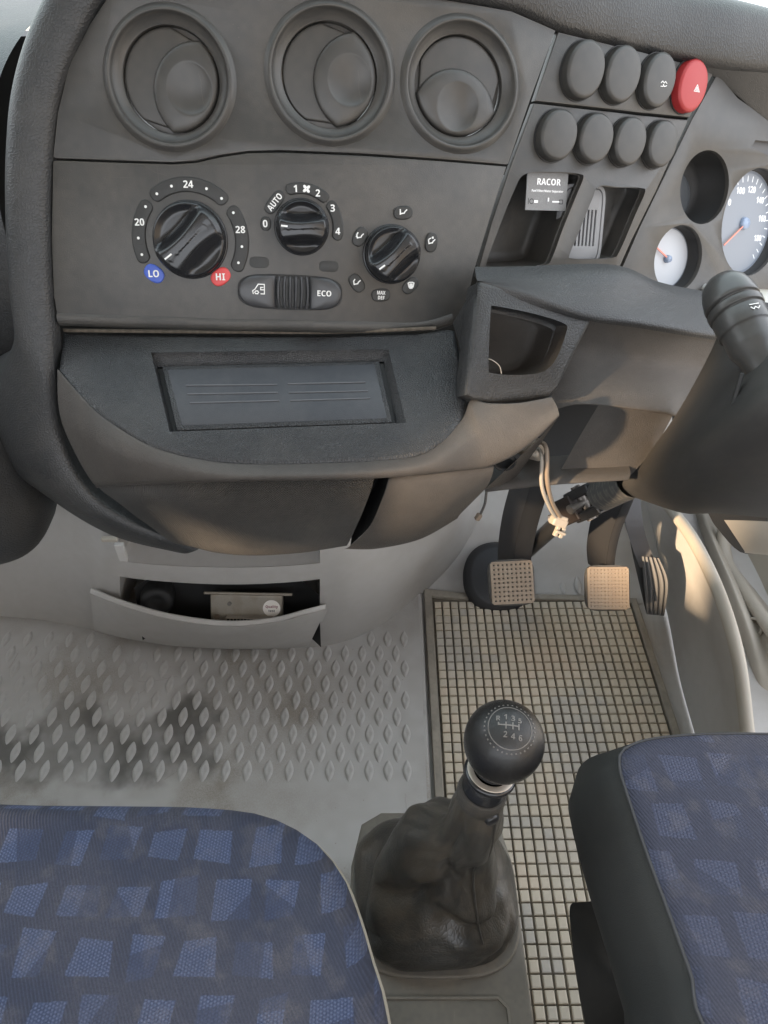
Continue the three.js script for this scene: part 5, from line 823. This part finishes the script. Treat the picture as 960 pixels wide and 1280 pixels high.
// padded cushion: closed outline in plan, rings stepping inwards over a rounded edge to a crowned top
function resample(o, n) { // evenly spaced points along the smoothed outline
  const f = smooth(o, 900), L = [0]; for (let i = 1; i <= 900; i++) { const a = f[i - 1], b = f[i % 900]; L.push(L[i - 1] + Math.hypot(b[0] - a[0], b[1] - a[1])); }
  let k = 0; return Array.from({ length: n }, (_, i) => { const s = L[900] * i / n; while (L[k + 1] < s) k++; const t = (s - L[k]) / (L[k + 1] - L[k] || 1), a = f[k], b = f[(k + 1) % 900]; return [lerp(a[0], b[0], t), lerp(a[1], b[1], t)]; });
}
function cushion(outline, yTop, prof, crown, n = 140) {
  const pts = resample(outline, n), c = pts.reduce((a, p) => [a[0] + p[0] / n, a[1] + p[1] / n], [0, 0]);
  const nr = pts.map((p, i) => { const a = pts[(i + n - 2) % n], b = pts[(i + 2) % n], l = Math.hypot(b[0] - a[0], b[1] - a[1]); let m = [(b[1] - a[1]) / l, -(b[0] - a[0]) / l]; if (m[0] * (c[0] - p[0]) + m[1] * (c[1] - p[1]) < 0) m = [-m[0], -m[1]]; return m; });
  const R = prof.length, M2 = 14;
  const g = grid((u, t) => {
    const i = Math.round(u * n) % n, j = Math.round(t * (R + M2 - 1)), p = pts[i], m = nr[i];
    if (j < R) { const [o, y] = prof[j]; return [p[0] + m[0] * o, yTop + y, p[1] + m[1] * o]; }
    const o = prof[R - 1][0], k = (j - R + 1) / M2, q = [p[0] + m[0] * o, p[1] + m[1] * o]; return [lerp(q[0], c[0], k), yTop + prof[R - 1][1] + crown * (1 - (1 - k) ** 2), lerp(q[1], c[1], k)];
  }, n, R + M2 - 1, true);
  const ps = g.attributes.position, uv = g.attributes.uv; for (let i = 0; i < ps.count; i++) uv.setXY(i, ps.getX(i) + 0.0, -ps.getZ(i) + (ps.getY(i) - yTop) * 0.8);
  return g;
}
const edgeProf = (r, drop) => { const o = [[0.004, -drop], [0, -drop * 0.6]]; for (let k = 0; k <= 8; k++) { const a = k / 8 * Math.PI / 2; o.push([r * (1 - Math.cos(a)), -r + r * Math.sin(a) ]); } return o; };
{
  const t = thing('passenger_seat', 'blue patterned cloth passenger seat cushion with a rounded front corner', 'seat');
  const o = [[-0.4654, 0.39, -0.2764], [-0.3627, 0.39, -0.2718], [-0.2741, 0.39, -0.2686], [-0.2054, 0.39, -0.2679], [-0.1429, 0.39, -0.2666], [-0.0925, 0.39, -0.2603], [-0.0542, 0.39, -0.2417], [-0.0302, 0.39, -0.2156], [-0.0168, 0.39, -0.1859], [-0.0053, 0.39, -0.1513], [0.004, 0.39, -0.1157]].map((p) => [p[0], p[2]]);
  o.push([0.02, 0.05], [0.02, 0.2], [-0.1, 0.3], [-0.4, 0.3], [-0.75, 0.28], [-0.8, 0.05], [-0.8, -0.2], [-0.72, -0.27]);
  part('cushion', cushion(o, 0.40, edgeProf(0.03, 0.1), 0.014), cloth(101, 0.34, 1, [0.68, 0.72, 0.74]), t);
  const pp = resample(o, 140); part('piping', tube([...pp, pp[0]].map((p) => [p[0], 0.367, p[1]]), 0.002, 280, 8), std({ color: new THREE.Color().setRGB(0.3, 0.27, 0.22), roughness: 0.8 }), t);
  part('seat_base', boxUV(at(new RoundedBoxGeometry(0.72, 0.24, 0.42, 3, 0.02), -0.39, 0.14, 0.05)), M.dark, t);
}
{
  const t = thing('driver_seat', 'blue cloth driver seat with dark side bolster and black plastic base', 'seat');
  const seam = [[0.3956, 0.45, -0.2838], [0.338, 0.45, -0.2871], [0.2854, 0.45, -0.289], [0.2438, 0.45, -0.289], [0.2074, 0.45, -0.2864], [0.1842, 0.45, -0.2812], [0.1708, 0.45, -0.2717], [0.1691, 0.45, -0.2569], [0.1706, 0.45, -0.2324], [0.1737, 0.45, -0.1975], [0.1782, 0.45, -0.1614], [0.1816, 0.45, -0.1269], [0.1832, 0.45, -0.0996]].map((p) => [p[0], p[2]]);
  const o = [...seam, [0.235, 0.02], [0.24, 0.2], [0.3, 0.3], [0.5, 0.3], [0.62, 0.2], [0.63, 0], [0.6, -0.24]];
  const top = cushion(o, 0.45, [[-0.0005, -0.002], [0.002, 0.001], [0.005, 0.003], [0.009, 0.0042]], 0.02);
  part('cushion', top, cloth(205, 0.4, 0.36, [0.98, 0.94, 0.88]), t);
  part('piping', tube([...resample(o, 140), resample(o, 140)[0]].map((p) => [p[0], 0.4492, p[1]]), 0.0012, 260, 8), std({ color: new THREE.Color().setRGB(0.045, 0.045, 0.048), roughness: 0.7 }), t);
  const side = std({ map: dustTex([0.014, 0.0152, 0.0145], [0.2, 0.18, 0.15], 0.04, 111, 0.3), roughness: 0.7, bumpMap: T_fine, bumpScale: 0.00012 });
  // bolster flank bulges out and tucks under
  const fl = resample(o, 140), bol = [[0.0, 0], [-0.012, -0.012], [-0.023, -0.035], [-0.026, -0.06], [-0.018, -0.088], [0.004, -0.11]];
  part('bolster', cushionSide(fl, 0.4485, bol), side, t);
  const plast = std({ map: dustTex([0.012, 0.0125, 0.0115], DUST, 0.04, 121, 0.3), roughness: 0.5 });
  part('base_shell', boxUV(at(new RoundedBoxGeometry(0.40, 0.05, 0.5, 4, 0.02), 0.412, 0.318, 0.045)), plast, t);
  part('side_cover', patch([[[0.1605, 0.2738, -0.232], [0.204, 0.2505, -0.24], [0.2307, 0.2218, -0.235]], [[0.1591, 0.2595, -0.226], [0.197, 0.2189, -0.21], [0.2304, 0.1965, -0.21]], [[0.1696, 0.2011, -0.19], [0.2031, 0.1968, -0.185], [0.2381, 0.1968, -0.185]], [[0.1837, 0.1468, -0.16], [0.2081, 0.1468, -0.16], [0.244, 0.1468, -0.16]]], 20, 20), plast, t);
  part('pedestal', boxUV(at(new RoundedBoxGeometry(0.36, 0.3, 0.42, 3, 0.015), 0.42, 0.15, 0.07)), plast, t);
}
function cushionSide(pts, y0, prof) {
  const n = pts.length, c = pts.reduce((a, p) => [a[0] + p[0] / n, a[1] + p[1] / n], [0, 0]);
  const nr = pts.map((p, i) => { const a = pts[(i + n - 1) % n], b = pts[(i + 1) % n], l = Math.hypot(b[0] - a[0], b[1] - a[1]); let m = [(b[1] - a[1]) / l, -(b[0] - a[0]) / l]; if (m[0] * (c[0] - p[0]) + m[1] * (c[1] - p[1]) < 0) m = [-m[0], -m[1]]; return m; });
  return grid((u, t) => { const i = Math.round(u * n) % n, q = spline(prof, t); const k = q[0] < 0 ? clamp(0.12 + nr[i][0]) : 1; return [pts[i][0] + nr[i][0] * q[0] * k, y0 + q[1], pts[i][1] + nr[i][1] * q[0] * k]; }, n, 24, true);
}
rebaseAll();
scene.traverse((o) => { if (o.isMesh) { o.castShadow = true; o.receiveShadow = true; } });
function rebaseAll() { for (const o of scene.children) if (o.isGroup) rebase(o); }
renderer.render(scene, camera);
